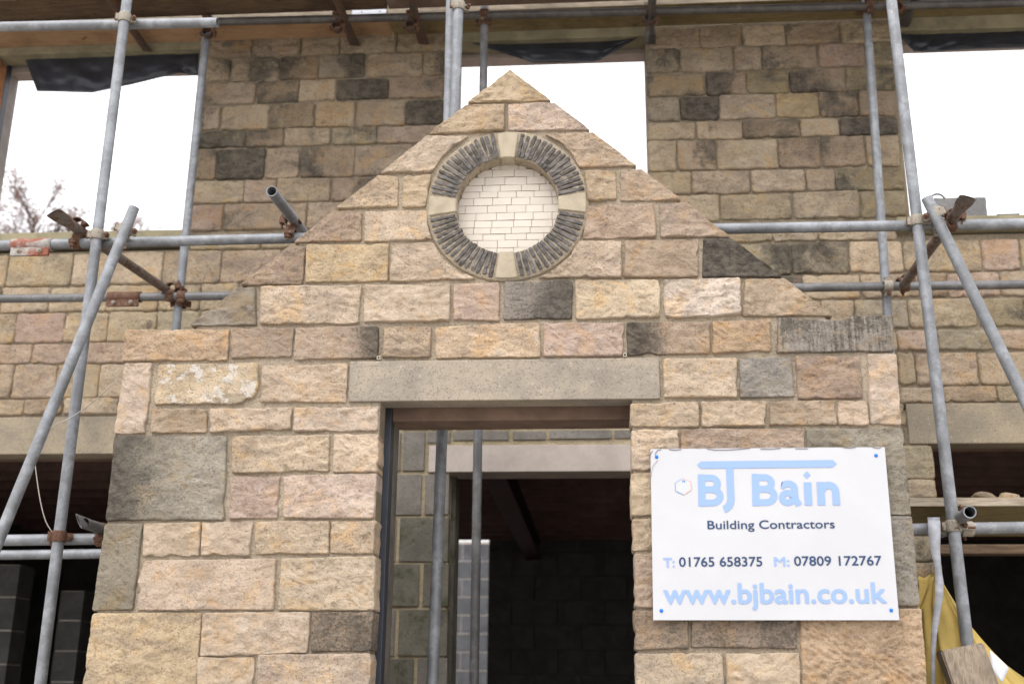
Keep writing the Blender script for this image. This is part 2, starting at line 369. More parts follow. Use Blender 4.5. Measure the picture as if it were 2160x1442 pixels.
def prism(name, outer, holes, y0, y1, mat, parent=None):
    """a wall slab: x,z outline with holes, from depth y0 back to y1"""
    cu_ = bpy.data.curves.new(name, 'CURVE'); cu_.dimensions = '2D'; cu_.fill_mode = 'BOTH'; cu_.extrude = (y1-y0)/2
    for pl in [outer]+holes:
        sp = cu_.splines.new('POLY'); sp.points.add(len(pl)-1); sp.use_cyclic_u = True
        for i, p in enumerate(pl): sp.points[i].co = (p[0], p[1], 0, 1)
    t = bpy.data.objects.new('tmp', cu_); COL.objects.link(t)
    me = bpy.data.meshes.new_from_object(t.evaluated_get(bpy.context.evaluated_depsgraph_get()))
    bpy.data.objects.remove(t)
    bm = bmesh.new(); bm.from_mesh(me); bpy.data.meshes.remove(me); bpy.data.curves.remove(cu_)
    for v in bm.verts: v.co = Vector((v.co.x, (y0+y1)/2 - v.co.z, v.co.y))
    bmesh.ops.recalc_face_normals(bm, faces=bm.faces)
    return obj(name, bm, mat, parent)
def XZ(p, Y=0):
    v = at(p[0], p[1], Y); return (v.x, v.z)

# ------------------------------------------------------------------ ground
GZ = -1.5
bm = bmesh.new(); bmesh.ops.create_grid(bm, x_segments=1, y_segments=1, size=250, matrix=Matrix.Translation((0, 60, GZ)))
tag(obj('ground', bm, M_GR), kind='structure')

# ------------------------------------------------------------------ porch front: stone by stone
porch = empty('porch', (-.36, .15, GZ), 'unfinished gabled stone porch front with round slate-ringed niche above its doorway', 'porch')
O_ = []   # (photo outline, colour, options)
def q(*a): return [(a[i], a[i+1]) for i in range(0, len(a), 2)]
def ps(col, *pts, **kw): O_.append((q(*pts), col, kw))
# apex and gable courses
ps('tan', 1076,149, 1155,213, 986,219, stain=.16, cut=.004)
ps('tan', 981,223, 1064,222, 1064,277, 907,285, stain=.24, cut=.005)
ps('pale', 1073,222, 1162,219, 1236,275, 1073,277, stain=.12, cut=.005)
ps('pale', 905,289, 988,288, 958,308, 930,335, 912,363, 799,367, stain=.18, cut=.005)
ps('tan', 1152,285, 1243,281, 1335,351, 1222,354, 1208,327, 1186,304, stain=.16, cut=.005)
ps('tan', 800,371, 839,374, 839,437, 712,441, stain=.24, cut=.005)
ps('tan', 852,374, 911,371, 904,400, 901,436, 850,439, stain=.22)
ps('tan', 1233,361, 1298,362, 1299,423, 1239,425, stain=.2)
ps('clay', 1310,361, 1352,359, 1434,423, 1310,424, stain=.28, cut=.005)
ps('rose', 708,446, 763,449, 762,509, 614,513, stain=.26, cut=.005)
ps('cream', 771,448, 900,446, 903,481, 911,506, 768,511, style=2, stain=.04, rough=.006)
ps('rose', 1240,434, 1380,432, 1383,501, 1229,504, 1236,468, stain=.16)
ps('clay', 1392,432, 1440,430, 1530,501, 1394,501, stain=.2, cut=.005)
ps('brown', 609,519, 645,522, 638,599, 507,603, stain=.34, cut=.005)
ps('yellow', 649,518, 821,516, 817,593, 644,597, style=1, stain=-.1, rough=.007)
ps('pale', 828,515, 914,513, 933,546, 964,574, 1004,589, 823,595, white=.12, style=1, stain=.04)
ps('pale', 1221,509, 1310,509, 1310,586, 1136,587, 1172,570, 1204,541, stain=.06)
ps('clay', 1319,510, 1472,507, 1473,585, 1317,585, stain=.2, style=3)
ps('dark', 1484,505, 1533,503, 1638,585, 1482,585, stain=.72, cut=.005, style=1)
ps('olive', 505,608, 539,608, 541,686, 404,688, stain=.3, cut=.005)
ps('pale', 551,605, 763,603, 756,683, 551,684, stain=.1)
ps('pale', 770,603, 950,600, 948,678, 768,680, stain=.1)
ps('pink', 957,600, 1053,597, 1053,677, 956,674, style=2, stain=.1)
ps('grey', 1065,595, 1208,593, 1205,672, 1063,674, stain=.62, rough=.005, side=.25)
ps('pale', 1215,593, 1391,591, 1392,669, 1216,674, stain=.06)
ps('white', 1400,591, 1560,587, 1563,664, 1403,672, style=1, stain=-.05, rough=.014, white=.06)
ps('clay', 1572,591, 1644,588, 1756,667, 1566,667, stain=.26, cut=.005)
# shoulder course
ps('orange', 267,697, 485,696, 481,761, 259,762, stain=.27, white=.08)
ps('clay', 491,694, 620,692, 615,752, 488,756, stain=.22)
ps('clay', 626,692, 799,689, 797,756, 621,758, stain=.32, side=.85)
ps('clay', 811,690, 910,690, 909,754, 807,754, stain=.14, style=3)
ps('yellow', 919,693, 1030,684, 1138,683, 1140,753, 920,756, style=2, white=.14, stain=.02)
ps('pink', 1148,682, 1317,682, 1312,751, 1147,752, stain=.12)
ps('clay', 1323,681, 1497,680, 1496,745, 1324,750, stain=.42, side=-.75, style=3)
ps('orange', 1504,680, 1625,674, 1625,741, 1503,745, stain=.12)
ps('grey', 1641,672, 1760,678, 1800,669, 1882,667, 1886,741, 1639,745, stain=.5, streak=.9, rough=.005)
# lintel course
ps('pale', 265,768, 322,767, 308,914, 242,914, stain=.14, white=.05)
ps('cream', 337,770, 545,767, 546,815, 537,838, 518,843, 512,851, 327,853, white=.34, style=2, stain=.02, rough=.006)
ps('pale', 555,774, 734,768, 730,848, 551,847, stain=.16, white=.1, style=1)
ps('pale', 1398,758, 1553,756, 1555,838, 1401,839, stain=.08)
ps('grey', 1560,755, 1668,755, 1674,837, 1561,839, stain=.24, style=2)
ps('rose', 1679,752, 1813,752, 1819,839, 1683,842, stain=.32, style=1)
ps('pale', 1829,747, 1890,746, 1899,895, 1836,894, stain=.05)
# thin course above the sign and its twin
ps('clay', 323,863, 438,862, 435,912, 320,914, stain=.26, white=.06)
ps('pale', 445,863, 617,860, 614,905, 444,912, white=.14, stain=.1)
ps('pale', 623,860, 800,858, 797,908, 620,909, white=.16, stain=.06)
ps('cream', 1330,852, 1473,848, 1474,900, 1330,899, stain=.06)
ps('cream', 1479,849, 1615,846, 1615,898, 1480,900, stain=.06, style=1)
ps('clay', 1624,847, 1760,846, 1764,895, 1623,898, stain=.16)
ps('tan', 1767,847, 1831,846, 1831,898, 1769,898, stain=.22, style=1)
# left pier
ps('grey', 244,921, 479,920, 473,1096, 226,1097, stain=.46, side=-.5, rough=.006, white=.03)
ps('cream', 493,920, 696,918, 693,993, 491,998, stain=.02, white=.04)
ps('cream', 705,917, 801,917, 795,995, 704,996, stain=.06)
ps('pink', 491,1005, 592,1005, 586,1092, 485,1094, stain=.1)
ps('pale', 601,1004, 795,998, 789,1092, 598,1092, stain=.22)
ps('olive', 223,1106, 302,1104, 281,1285, 197,1286, stain=.34, rough=.006)
ps('pale', 306,1105, 424,1102, 420,1172, 302,1173, stain=.16)
ps('cream', 427,1102, 534,1100, 528,1172, 426,1170, style=2, stain=.02, white=.06)
ps('cream', 540,1100, 695,1099, 693,1167, 537,1168, style=2, stain=.0, white=.05)
ps('cream', 699,1100, 793,1099, 788,1166, 697,1166, style=1, stain=.04)
ps('cream', 307,1182, 583,1179, 577,1285, 290,1286, 295,1258, 300,1244, 291,1226, stain=.06, white=.06, rough=.006)
ps('pale', 595,1178, 792,1173, 789,1286, 589,1286, stain=.22)
ps('yellow', 198,1294, 426,1291, 412,1500, 170,1500, style=1, stain=.1, rough=.008)
ps('pale', 430,1293, 655,1291, 649,1376, 423,1383, stain=.14)
ps('clay', 661,1291, 788,1290, 783,1372, 657,1373, stain=.55)
ps('cream', 420,1386, 537,1386, 532,1500, 415,1500, stain=.06, white=.05)
ps('pale', 546,1380, 782,1378, 776,1500, 542,1500, stain=.22)
# right pier (some of it behind the sign)
ps('cream', 1332,907, 1431,907, 1430,992, 1332,992, stain=.04)
ps('clay', 1437,906, 1694,904, 1696,990, 1437,991, stain=.26)
ps('grey', 1700,906, 1903,904, 1921,1085, 1705,1087, stain=.42, rough=.008)
ps('cream', 1332,999, 1470,999, 1470,1087, 1332,1088, stain=.05)
ps('pale', 1478,998, 1697,996, 1698,1087, 1478,1087, stain=.1)
ps('cream', 1334,1095, 1440,1095, 1440,1160, 1336,1160, stain=.06)
ps('tan', 1448,1094, 1600,1094, 1600,1162, 1448,1162, stain=.1)
ps('clay', 1338,1169, 1500,1169, 1500,1280, 1339,1280, stain=.3)
ps('pale', 1508,1170, 1750,1168, 1752,1280, 1508,1280, stain=.12)
ps('pale', 1608,1094, 1752,1093, 1752,1161, 1608,1162, stain=.12)
ps('grey', 1760,1092, 1922,1089, 1938,1277, 1762,1279, stain=.2, style=1)
ps('clay', 1337,1287, 1451,1288, 1451,1367, 1341,1369, stain=.52)
ps('clay', 1460,1288, 1680,1287, 1679,1366, 1459,1364, stain=.5)
ps('orange', 1688,1287, 1941,1284, 1958,1500, 1694,1500, style=3, stain=.1, rough=.014)
ps('pale', 1341,1378, 1523,1377, 1530,1500, 1344,1500, stain=.08)
ps('pale', 1532,1378, 1685,1377, 1690,1500, 1536,1500, stain=.26)
def rake(p):
    """the two gable slopes are sawn to one straight line each"""
    for x1_, y1_ in ((403, 688), (1758, 668)):
        x_ = 1076+(p[1]-148)*(x1_-1076)/(y1_-148)
        if abs(p[0]-x_) < 15 and p[1] < 689 and p[1] > 150: return (x_, p[1])
    return p
for pl, col, kw in O_:
    pl = [rake(p) for p in pl]
    add_stone(porch, [XZ(p) for p in pl], 0.0, col, M_ST, **kw)
# courses below the photograph's lower edge, down to the ground
zb = XZ((1000, 1500))[1]; rb = random.Random(3)
for xa, xb in ((XZ((172, 1490))[0], XZ((774, 1490))[0]), (XZ((1342, 1490))[0], XZ((1958, 1490))[0])):
    z = zb-.012
    while z > GZ+.05:
        h = rb.uniform(.13, .2); x = xa
        while x < xb-.05:
            w_ = min(rb.uniform(.18, .42), xb-x)
            if xb-x-w_ < .12: w_ = xb-x
            add_stone(porch, [(x, z), (x+w_-.014, z), (x+w_-.014, z-h), (x, z-h)], 0, rb.choice(('pale', 'cream', 'tan', 'clay')), M_ST, stain=rb.uniform(0, .3), step=.03)
            x += w_
        z -= h+.014

# lintel over the doorway
lz0, lz1 = XZ((1060, 845))[1], XZ((1060, 759.5))[1]; lx0, lx1 = XZ((738, 805))[0], XZ((1391, 800))[0]
bm = bmesh.new(); box(bm, lx0, lx1, -.012, .1, lz0, lz1, .004); lint = obj('lintel', bm, M_LT, porch)
# mortar body of the front wall
DXL, DXR = XZ((800, 950))[0], XZ((1334, 1000))[0]
cx = (XZ((905, 436))[0]+XZ((1237, 436))[0])/2; cz = (XZ((1070, 284))[1]+XZ((1070, 589))[1])/2
RO, RI = .317, .208
ins = lambda p, k=0: XZ(p)
apx, apz = XZ((1076, 150)); slx, slz = XZ((402, 688)); srx, srz = XZ((1757, 668)); sh = XZ((376, 699)); 
pxl, pxr = XZ((262, 765))[0]+.006, XZ((1887, 744))[0]-.006
shl, shr = XZ((376, 697))[1], XZ((1882, 670))[1]
zsh = min(shl, shr)-.012
outl = [(pxl, GZ), (pxl, zsh), (slx, zsh), (apx, apz-.002), (srx, zsh), (pxr, zsh), (pxr, GZ), (DXR+.004, GZ), (DXR+.004, lz0+.01), (DXL-.004, lz0+.01), (DXL-.004, GZ)]
circ = [(cx+RI*math.cos(i*math.pi/32), cz+RI*math.sin(i*math.pi/32)) for i in range(64)]
prism('mortar_bed', outl, [circ], .0025, .11, M_MO, porch)
# inner leaf with its own, slightly narrower doorway, black cavity closers and a brown inner lintel
ixl = at(829, 1000, .2).x; ixr = DXR+.02
izl = at(1100, 887, .15).z
prism('inner_leaf', [(pxl+.02, GZ), (pxl+.02, zsh-.02), (slx+.06, zsh-.02), (apx, apz-.05), (srx-.06, zsh-.02), (pxr-.02, zsh-.02), (pxr-.02, GZ), (ixr, GZ), (ixr, izl+.1), (ixl, izl+.1), (ixl, GZ)], [circ], .185, .30, M_BK, porch)
bm = bmesh.new(); box(bm, DXL-.03, at(825, 1000, .15).x, .112, .183, GZ, lz0+.008, .004); obj('cavity_closer', bm, M_DP, porch)
bm = bmesh.new(); box(bm, DXR+.008, DXR+.05, .112, .183, GZ, lz0+.008, .004); obj('cavity_closer', bm, M_DP, porch)
bm = bmesh.new(); box(bm, ixl-.12, ixr+.12, .14, .302, izl, izl+.1-.002, .004); obj('inner_lintel', bm, M_BRN, porch)
bm = bmesh.new(); rr = random.Random(9)
for i in range(26):
    zz = rr.uniform(GZ+.9, lz0-.05); 
    bmesh.ops.create_icosphere(bm, subdivisions=1, radius=rr.uniform(.008, .02), matrix=Matrix.Translation((DXL-.004+rr.uniform(-.008, .002), .105, zz)) @ Matrix.Diagonal((.5, .6, rr.uniform(.8, 3), 1)))
obj('brick_packing', bm, M_OR, porch)
# round niche: bedding ring, reveal tube, keystones, slates on edge, white brick back
bm = bmesh.new(); N = 96; R = []
prof = [(RO+.011, .03), (RO+.011, -.005), (RO+.004, -.010), (RI+.006, -.011), (RI, -.006), (RI, .066), (RI+.02, .066)]
for r_, y_ in prof: R.append([Vector((cx+(r_+.0025*noise.noise(Vector((i*.37, r_*30, y_*30))))*math.cos(i*2*math.pi/N), y_+.002*noise.noise(Vector((i*.6, r_*50, 1))), cz+(r_+.0015*noise.noise(Vector((i*.5, 3, y_*30))))*math.sin(i*2*math.pi/N))) for i in range(N)])
sweep(bm, R, caps=False); bmesh.ops.recalc_face_normals(bm, faces=bm.faces)
obj('bedding_ring', bm, M_RING, porch, smooth=True)
def wedge(a0, a1, r0_, r1_, y0, y1, jit=0, seed=0, nr=1, na=1):
    bm = bmesh.new(); rg = random.Random(seed); vv = {}
    for k, y_ in enumerate((y0, y1)):
        for i in range(nr+1):
            for j in range(na+1):
                r_ = r0_+(r1_-r0_)*i/nr; a_ = a0+(a1-a0)*j/na
                p = Vector((cx+r_*math.cos(a_), y_, cz+r_*math.sin(a_)))
                if jit: p += Vector((rg.uniform(-1, 1)*jit*.6, rg.uniform(-1, 1)*jit*(1.5 if k == 0 else 0), rg.uniform(-1, 1)*jit*.6))
                vv[k, i, j] = bm.verts.new(p)
    for k in (0, 1):
        for i in range(nr):
            for j in range(na): bm.faces.new((vv[k, i, j], vv[k, i+1, j], vv[k, i+1, j+1], vv[k, i, j+1]))
    for i in range(nr):
        for j in (0, na): bm.faces.new((vv[0, i, j], vv[0, i+1, j], vv[1, i+1, j], vv[1, i, j]))
    for j in range(na):
        for i in (0, nr): bm.faces.new((vv[0, i, j], vv[0, i, j+1], vv[1, i, j+1], vv[1, i, j]))
    bmesh.ops.recalc_face_normals(bm, faces=bm.faces)
    return bm
for k in range(4):
    a_ = math.pi/2*k; hw = rad(8.0)
    bm = wedge(a_-hw, a_+hw, RI-.002, RO+.001, -.017, .056, 0, k, 2, 3)
    bmesh.ops.bevel(bm, geom=[e for e in bm.edges if e.calc_face_angle(0) > .6], offset=.003, segments=2, affect='EDGES')
    obj('keystone', bm, M_KEY, porch)
rs = random.Random(21)
for k in range(4):
    n_ = (16, 16, 15, 15)[k]; a0 = math.pi/2*k+rad(9.4); span = math.pi/2-rad(18.8)
    for i in range(n_):
        a_ = a0+span*(i+.5)/n_+rs.uniform(-.006, .006); sk = rs.uniform(-.008, .008); th = rs.uniform(.0145, .0172)
        r1_ = RO+.004-rs.uniform(.0, .011); r0_ = RI+rs.uniform(.000, .007)
        bm = bmesh.new(); rg = random.Random(i*7+k*100); n9 = 9; ring = []
        for t in range(n9):
            r_ = r0_+(r1_-r0_)*t/(n9-1); aa = a_+sk*(t/(n9-1)-.5)
            cpt = Vector((cx+r_*math.cos(aa), 0, cz+r_*math.sin(aa))); tv = Vector((-math.sin(aa), 0, math.cos(aa)))
            w0 = th/2*rg.uniform(.9, 1.1)*(.85 if t in (0, n9-1) else 1); yf = -.0165-rg.uniform(-.004, .004)
            ring.append([cpt+tv*w0+Vector((0, .03, 0)), cpt+tv*w0+Vector((0, yf+.004, 0)), cpt+tv*w0*.7+Vector((0, yf+rg.uniform(-.002, .003), 0)), cpt-tv*w0*.7+Vector((0, yf+rg.uniform(-.002, .003), 0)), cpt-tv*w0+Vector((0, yf+.005, 0)), cpt-tv*w0+Vector((0, .03, 0))])
        sweep(bm, ring); bmesh.ops.recalc_face_normals(bm, faces=bm.faces)
        o = obj('slate', bm, M_SL, porch, color=tuple(v*rs.uniform(.8, 1.25) for v in (.125, .115, .115))+(1,))
yb = .062
bm = bmesh.new(); bmesh.ops.create_circle(bm, cap_ends=True, segments=64, radius=RI+.03, matrix=Matrix.Translation((cx, yb+.004, cz)) @ Matrix.Rotation(rad(90), 4, 'X')); obj('niche_back', bm, M_BRM, porch)
bh = .0315; z = cz-RI-.01; row = 0
while z < cz+RI:
    hh = bh*rs.uniform(.86, 1.14); x = cx-RI-.05+rs.uniform(-.04, .0)
    while x < cx+RI:
        w_ = .082*rs.uniform(.82, 1.12)
        xa, xb = x+.0009, x+w_-.0009
        zm = z+hh/2; half = math.sqrt(max(0, (RI+.006)**2-(zm-cz)**2))
        xa, xb = max(xa, cx-half), min(xb, cx+half)
        if xb-xa > .008:
            bm = bmesh.new(); tl = rs.uniform(-.0012, .0012)
            box(bm, xa, xb, yb-.004+rs.uniform(-.0012, .0012), yb+.003, z+.0009, z+hh-.0009, .0008)
            for v in bm.verts: v.co.z += tl*(v.co.x-xa)/max(.01, xb-xa)
            obj('brick', bm, M_BR, porch)
        x += w_
    z += hh; row += 1
# little square weep vents in the joint over the lintel
for px, py in ((1318, 749), (799, 755)):
    c = at(px, py, -.008); bm = bmesh.new(); t = .0028; o_ = .0068
    for xa, xb, za, zb_ in ((-o_, o_, o_-t, o_), (-o_, o_, -o_, -o_+t), (-o_, -o_+t, -o_+t, o_-t), (o_-t, o_, -o_+t, o_-t)):
        box(bm, c.x+xa, c.x+xb, -.014, .01, c.z+za, c.z+zb_)
    v_ = obj('weep_vent', bm, M_VENT, porch)
    bm = bmesh.new(); box(bm, c.x-o_+t, c.x+o_-t, -.008, .01, c.z-o_+t, c.z+o_-t); obj('vent_dark', bm, M_BLK, v_)  # solid black plug, the shade inside the vent put into its colour
# plain blockwork sides running back to the house (out of sight from the front, added to shade the porch inside)
for xa, xb in ((pxl+.03, pxl+.15), (pxr-.15, pxr-.03)):
    bm = bmesh.new(); box(bm, xa, xb, .302, 1.92, GZ, zsh-.04); obj('side_wall', bm, M_BK, porch)

# ------------------------------------------------------------------ the house wall behind
YW = 1.95
house = empty('stone_house', (-.6, 2.1, GZ), 'roofless stone house wall under repair, with empty window openings', 'house')
PALH = ('tan', 'clay', 'clay', 'brown', 'grey', 'tan', 'tan', 'clay')
HP_ = dict(tan=(.42, .345, .245), clay=(.40, .322, .235), brown=(.345, .27, .19), grey=(.34, .295, .215), olive=(.315, .265, .175), rose=(.40, .31, .24), pink=(.43, .335, .26), pale=(.49, .40, .295), yellow=(.42, .335, .205), dark=(.24, .195, .145))
X_ = lambda px, py: at(px, py, YW).x
Z_ = lambda px, py: at(px, py, YW).z
def row(xref, yt, yb_, xs, fill=None, ym=None, g=.9):
    """one course: (x0, x1[, colour, stain]) in photo positions; fill carries on to a given x with random stones"""
    zt, zb_ = Z_(xref, yt), Z_(xref, yb_); ym = (yt+yb_)/2 if ym is None else ym
    rr = random.Random(int(yt*31+xref)); L = list(xs)
    if fill:
        x = L[-1][1] if L else fill[0]
        while x < fill[-1]-40:
            w_ = rr.uniform(80, 150)
            if fill[-1]-x-w_ < 50: w_ = fill[-1]-x
            L.append((x+6, x+w_)); x += w_
    for s in L:
        yy = ym - .02*(((s[0]+s[1])/2)-xref)
        xa, xb = X_(s[0], yy)-.004, X_(s[1], yy)+.004; zt_, zb2 = zt+.003, zb_-.003
        col = s[2] if len(s) > 2 else rr.choice(PALH); stn = (s[3] if len(s) > 3 else rr.uniform(.12, .42)) + (.05 if yt < 500 else 0)
        j = lambda: rr.uniform(-.006, .006)
        wvy = .006
        add_stone(house, [(xa, zt_+j()), (xb, zt_+j()), (xb+j()*.5, zb2+j()*.6), (xa+j()*.5, zb2+j()*.6)], YW, col, M_HS, stain=stn, streak=rr.choice((0, 0, .25)), side=rr.choice((0, 0, .2, -.2)), gain=g, pal=HP_, depth=.12,
                  proud=.014, rough=.009 if yt > 130 else .016, step=.0205, cut=.011, jit=.005)
# pier between the left and middle windows
row(450, 82, 123, ((436,531,'clay',.2), (536,634,'clay',.15), (638,717,'clay',.15), (720,837,'tan',.2), (841,938,'tan',.12)))
row(450, 128, 173, ((428,485,'tan',.2), (492,586,'tan',.3), (592,671,'brown',.45), (675,768,'grey',.5), (776,889,'clay',.28), (895,936,'clay',.4)))
row(450, 178, 220, ((426,538,'clay',.3), (544,630,'brown',.5), (634,707,'tan',.12), (713,818,'dark',.62), (823,934,'brown',.3)))
row(450, 226, 275, ((422,463,'tan',.3), (470,565,'tan',.2), (571,662,'brown',.3), (668,748,'clay',.3), (754,853,'clay',.25), (858,933,'dark',.68)))
row(450, 279, 313, ((416,517,'olive',.55), (521,597,'brown',.5), (602,697,'tan',.25), (702,795,'grey',.4), (798,930,'clay',.1)))
row(450, 319, 379, ((412,455,'brown',.4), (460,557,'olive',.7), (563,630,'clay',.3), (636,746,'brown',.35), (750,868,'clay',.28), (874,930,'tan',.3)))
row(450, 384, 429, ((408,513,'tan',.3), (518,580,'clay',.2), (586,696,'tan',.2), (703,790,'brown',.4), (796,880), (886,928)))
row(450, 434, 487, ((403,468,'rose',.3), (474,645,'clay',.28), (651,730,'clay',.3)), fill=(0, 928))
# pier between the middle and right windows
row(1450, 61, 102, ((1372,1474,'clay',.15), (1478,1562,'clay',.25), (1568,1653,'pale',.12), (1659,1768,'clay',.32), (1774,1878,'pale',.15)), g=1.0)
row(1450, 105, 152, ((1366,1431,'grey',.4), (1437,1543,'tan',.2), (1549,1604,'clay',.25), (1609,1721,'tan',.35), (1727,1822,'rose',.22), (1828,1880,'olive',.25)))
row(1450, 158, 202, ((1367,1483,'brown',.42), (1490,1572,'brown',.5), (1577,1662,'olive',.35), (1667,1780,'brown',.42), (1786,1884,'olive',.4)))
row(1450, 206, 255, ((1367,1432,'grey',.4), (1437,1515,'dark',.6), (1519,1634,'tan',.15), (1638,1724,'yellow',.2), (1728,1808,'brown',.42), (1813,1888,'brown',.32)))
row(1450, 261, 295, ((1368,1466,'tan',.2), (1470,1565,'tan',.15), (1569,1684,'brown',.42), (1689,1768,'tan',.15), (1774,1892,'dark',.5)))
row(1450, 299, 360, ((1369,1425,'tan',.2), (1430,1508,'clay',.35), (1513,1638,'tan',.2), (1643,1728,'brown',.32), (1734,1822,'brown',.3), (1829,1896,'tan',.2)))
row(1450, 366, 410, ((1370,1457,'tan',.25), (1461,1579,'tan',.2), (1587,1697,'tan',.18), (1702,1758,'clay',.3), (1763,1903,'olive',.42)))
row(1450, 414, 466, ((1371,1415,'tan',.2), (1420,1515,'tan',.18), (1522,1667,'tan',.3), (1675,1811,'tan',.22), (1818,1909,'olive',.28)))
# the band below the sills: left part carries on behind the porch to the middle
row(500, 509, 526, ((405,548,'tan',.25), (554,640,'tan',.2)), fill=(0, 1090), g=1.05)
row(100, 538, 603, ((-180,-70), (-64,15,'tan',.2), (20,152,'tan',.22), (157,342,'tan',.18), (348,465,'tan',.15), (470,590,'clay',.22)), fill=(0, 1090), g=1.12)
row(100, 607, 658, ((-150,0,), (5,103,'tan',.2), (108,225,'tan',.2), (230,332,'tan',.22), (338,420,'tan',.3), (426,500,'tan',.3)), fill=(0, 1100), g=1.12)
row(100, 663, 722, ((-120,32,'tan',.2), (36,135,'rose',.15), (140,226,'tan',.2), (231,328,'tan',.22), (334,420,'grey',.25)), fill=(0, 1100), g=1.12)
row(100, 727, 766, ((-120,66,'rose',.2), (71,180,'rose',.2), (187,290,'rose',.2)), fill=(0, 1100), g=1.12)
row(100, 771, 838, ((-100,26,'clay',.25), (31,117,'clay',.25), (122,208,'tan',.22), (213,300,'tan',.15)), fill=(0, 1105), g=1.12)
row(100, 843, 874, ((-100,50,'tan',.25), (54,131,'brown',.35), (136,250,'tan',.35)), fill=(0, 1105), g=1.1)
row(1700, 492, 508, ((1515,1627,'tan',.2), (1632,1722,'tan',.2), (1728,1890,'tan',.25)), fill=(1100, 1515), g=1.05)
for args in ((1700, 514, 577, ((1100,1230), (1236,1330), (1336,1450), (1456,1556), (1561,1665,'grey',.5), (1671,1788,'grey',.55), (1794,1902,'pale',.1), (1908,2066,'tan',.15), (2073,2148,'rose',.2), (2155,2290,'tan',.2))),
             (1700, 583, 630, ((1100,1240), (1246,1380), (1386,1530), (1536,1690,'dark',.6), (1696,1812,'tan',.25), (1818,1934,'tan',.22), (1940,1995,'brown',.35), (2001,2106,'pink',.15), (2112,2250,'clay',.15))),
             (1700, 637, 693, ((1100,1210), (1216,1350), (1356,1500), (1506,1640), (1646,1730), (1736,1800,'tan',.15), (1805,1912,'grey',.35), (1918,2056,'tan',.22), (2066,2260,'olive',.42))),
             (1900, 700, 739, ((1105,1240), (1246,1360), (1366,1490), (1496,1640), (1646,1760), (1766,1889), (1895,1975,'pink',.15), (1979,2091,'grey',.4), (2097,2250,'pink',.2))),
             (1900, 747, 812, ((1105,1270), (1276,1400), (1406,1530), (1536,1700), (1706,1800), (1806,1890), (1896,1927,'tan',.25), (1933,2060,'clay',.22), (2066,2260,'clay',.28))),
             (1900, 818, 849, ((1105,1230), (1236,1380), (1386,1540), (1546,1690), (1696,1800), (1806,1892), (1898,1986,'clay',.15), (1991,2099,'brown',.38), (2105,2260,'tan',.35)))):
    row(*args, g=1.1)
# jamb stones beside the right ground-floor opening
row(1940, 855, 895, ((1850,1906,'tan',.2),)); row(1940, 899, 935, ((1850,1907,'brown',.35),))
row(1940, 942, 1007, ((1870,1966,'grey',.25),), g=1.1); row(1940, 1011, 1049, ((1880,1971,'tan',.2),), g=1.1)
row(1940, 1056, 1100, ((1880,1958,'tan',.3),)); row(1940, 1140, 1183, ((1890,1972,'grey',.4),)); row(1940, 1187, 1235, ((1890,1986,'tan',.4),)); row(1940, 1240, 1290, ((1890,1992,'tan',.3),)); row(1940, 1296, 1360, ((1890,2002,'tan',.3),)); row(1940, 1366, 1440, ((1890,2012,'tan',.3),))

# mortar and blockwork body (rectangles butted round the openings)
W1L, W1R = X_(9, 250)-.11, X_(424, 112); W2L, W2R = X_(941, 150), X_(1365, 200); W3L = X_(1885, 120)
zH1, zH2, zH3 = Z_(300, 108), Z_(1150, 84), Z_(2000, 64)
zS1, zS3 = Z_(200, 491), Z_(2100, 457); zS2 = Z_(1150, 470)
TOP = 4.6; XL, XR = -5.5, 4.2
zLo = Z_(100, 880); zLi = Z_(100, 958)          # ground-floor lintel
def slab(xa, xb, za, zb_, name='mortar_bed', y0=YW, y1=YW+.12, mt=None):
    bm = bmesh.new(); box(bm, xa, xb, y0, y1, za, zb_); return obj(name, bm, mt or M_HM, house)
slab(W1R, W2L, zS1-.12, TOP); slab(W2R, W3L, zS1-.12, TOP); slab(XL, W1L, zS1-.12, TOP)
zBand0 = zLo
slab(XL, XR, zBand0, zS1-.122)
# left of the left window: a strip of broken orange stone edge
bm = bmesh.new(); box(bm, W1L-.05, W1L+.012, YW-.012, YW+.11, zS1+.02, zH1-.02, .012); obj('broken_reveal', bm, M_OR, house)
add_stone(house, [(W1L-.4, zH1-.02), (W1L-.004, zH1-.03), (W1L-.01, zH1-.26), (W1L-.4, zH1-.26)], YW, 'grey', M_HS, step=.026, proud=.03)
# inner leaf of blocks, seen round the window reveals
for xa, xb in ((XL, W1L-.01), (W1R-.04, W2L+.06), (W2R+.002, W3L+.04)):
    slab(xa, xb, zS1-.3, TOP, 'inner_leaf', YW+.2, YW+.3, M_IB)
slab(XL, XR, zLo, zS1-.302, 'inner_leaf', YW+.2, YW+.3, M_BK)
for xa, xb in ((W1L-.02, W1L+.002), (W1R-.03, W1R+.02), (W2L-.02, W2L+.045), (W2R+.012, W2R+.04), (W3L-.02, W3L+.03)):
    bm = bmesh.new()
    for k in range(3): box(bm, xa, xb-.004*k, YW+.122+.025*k, YW+.122+.025*k+.023, zS1-.05, TOP-.5, .003)
    obj('cavity_closer', bm, M_DP, house)
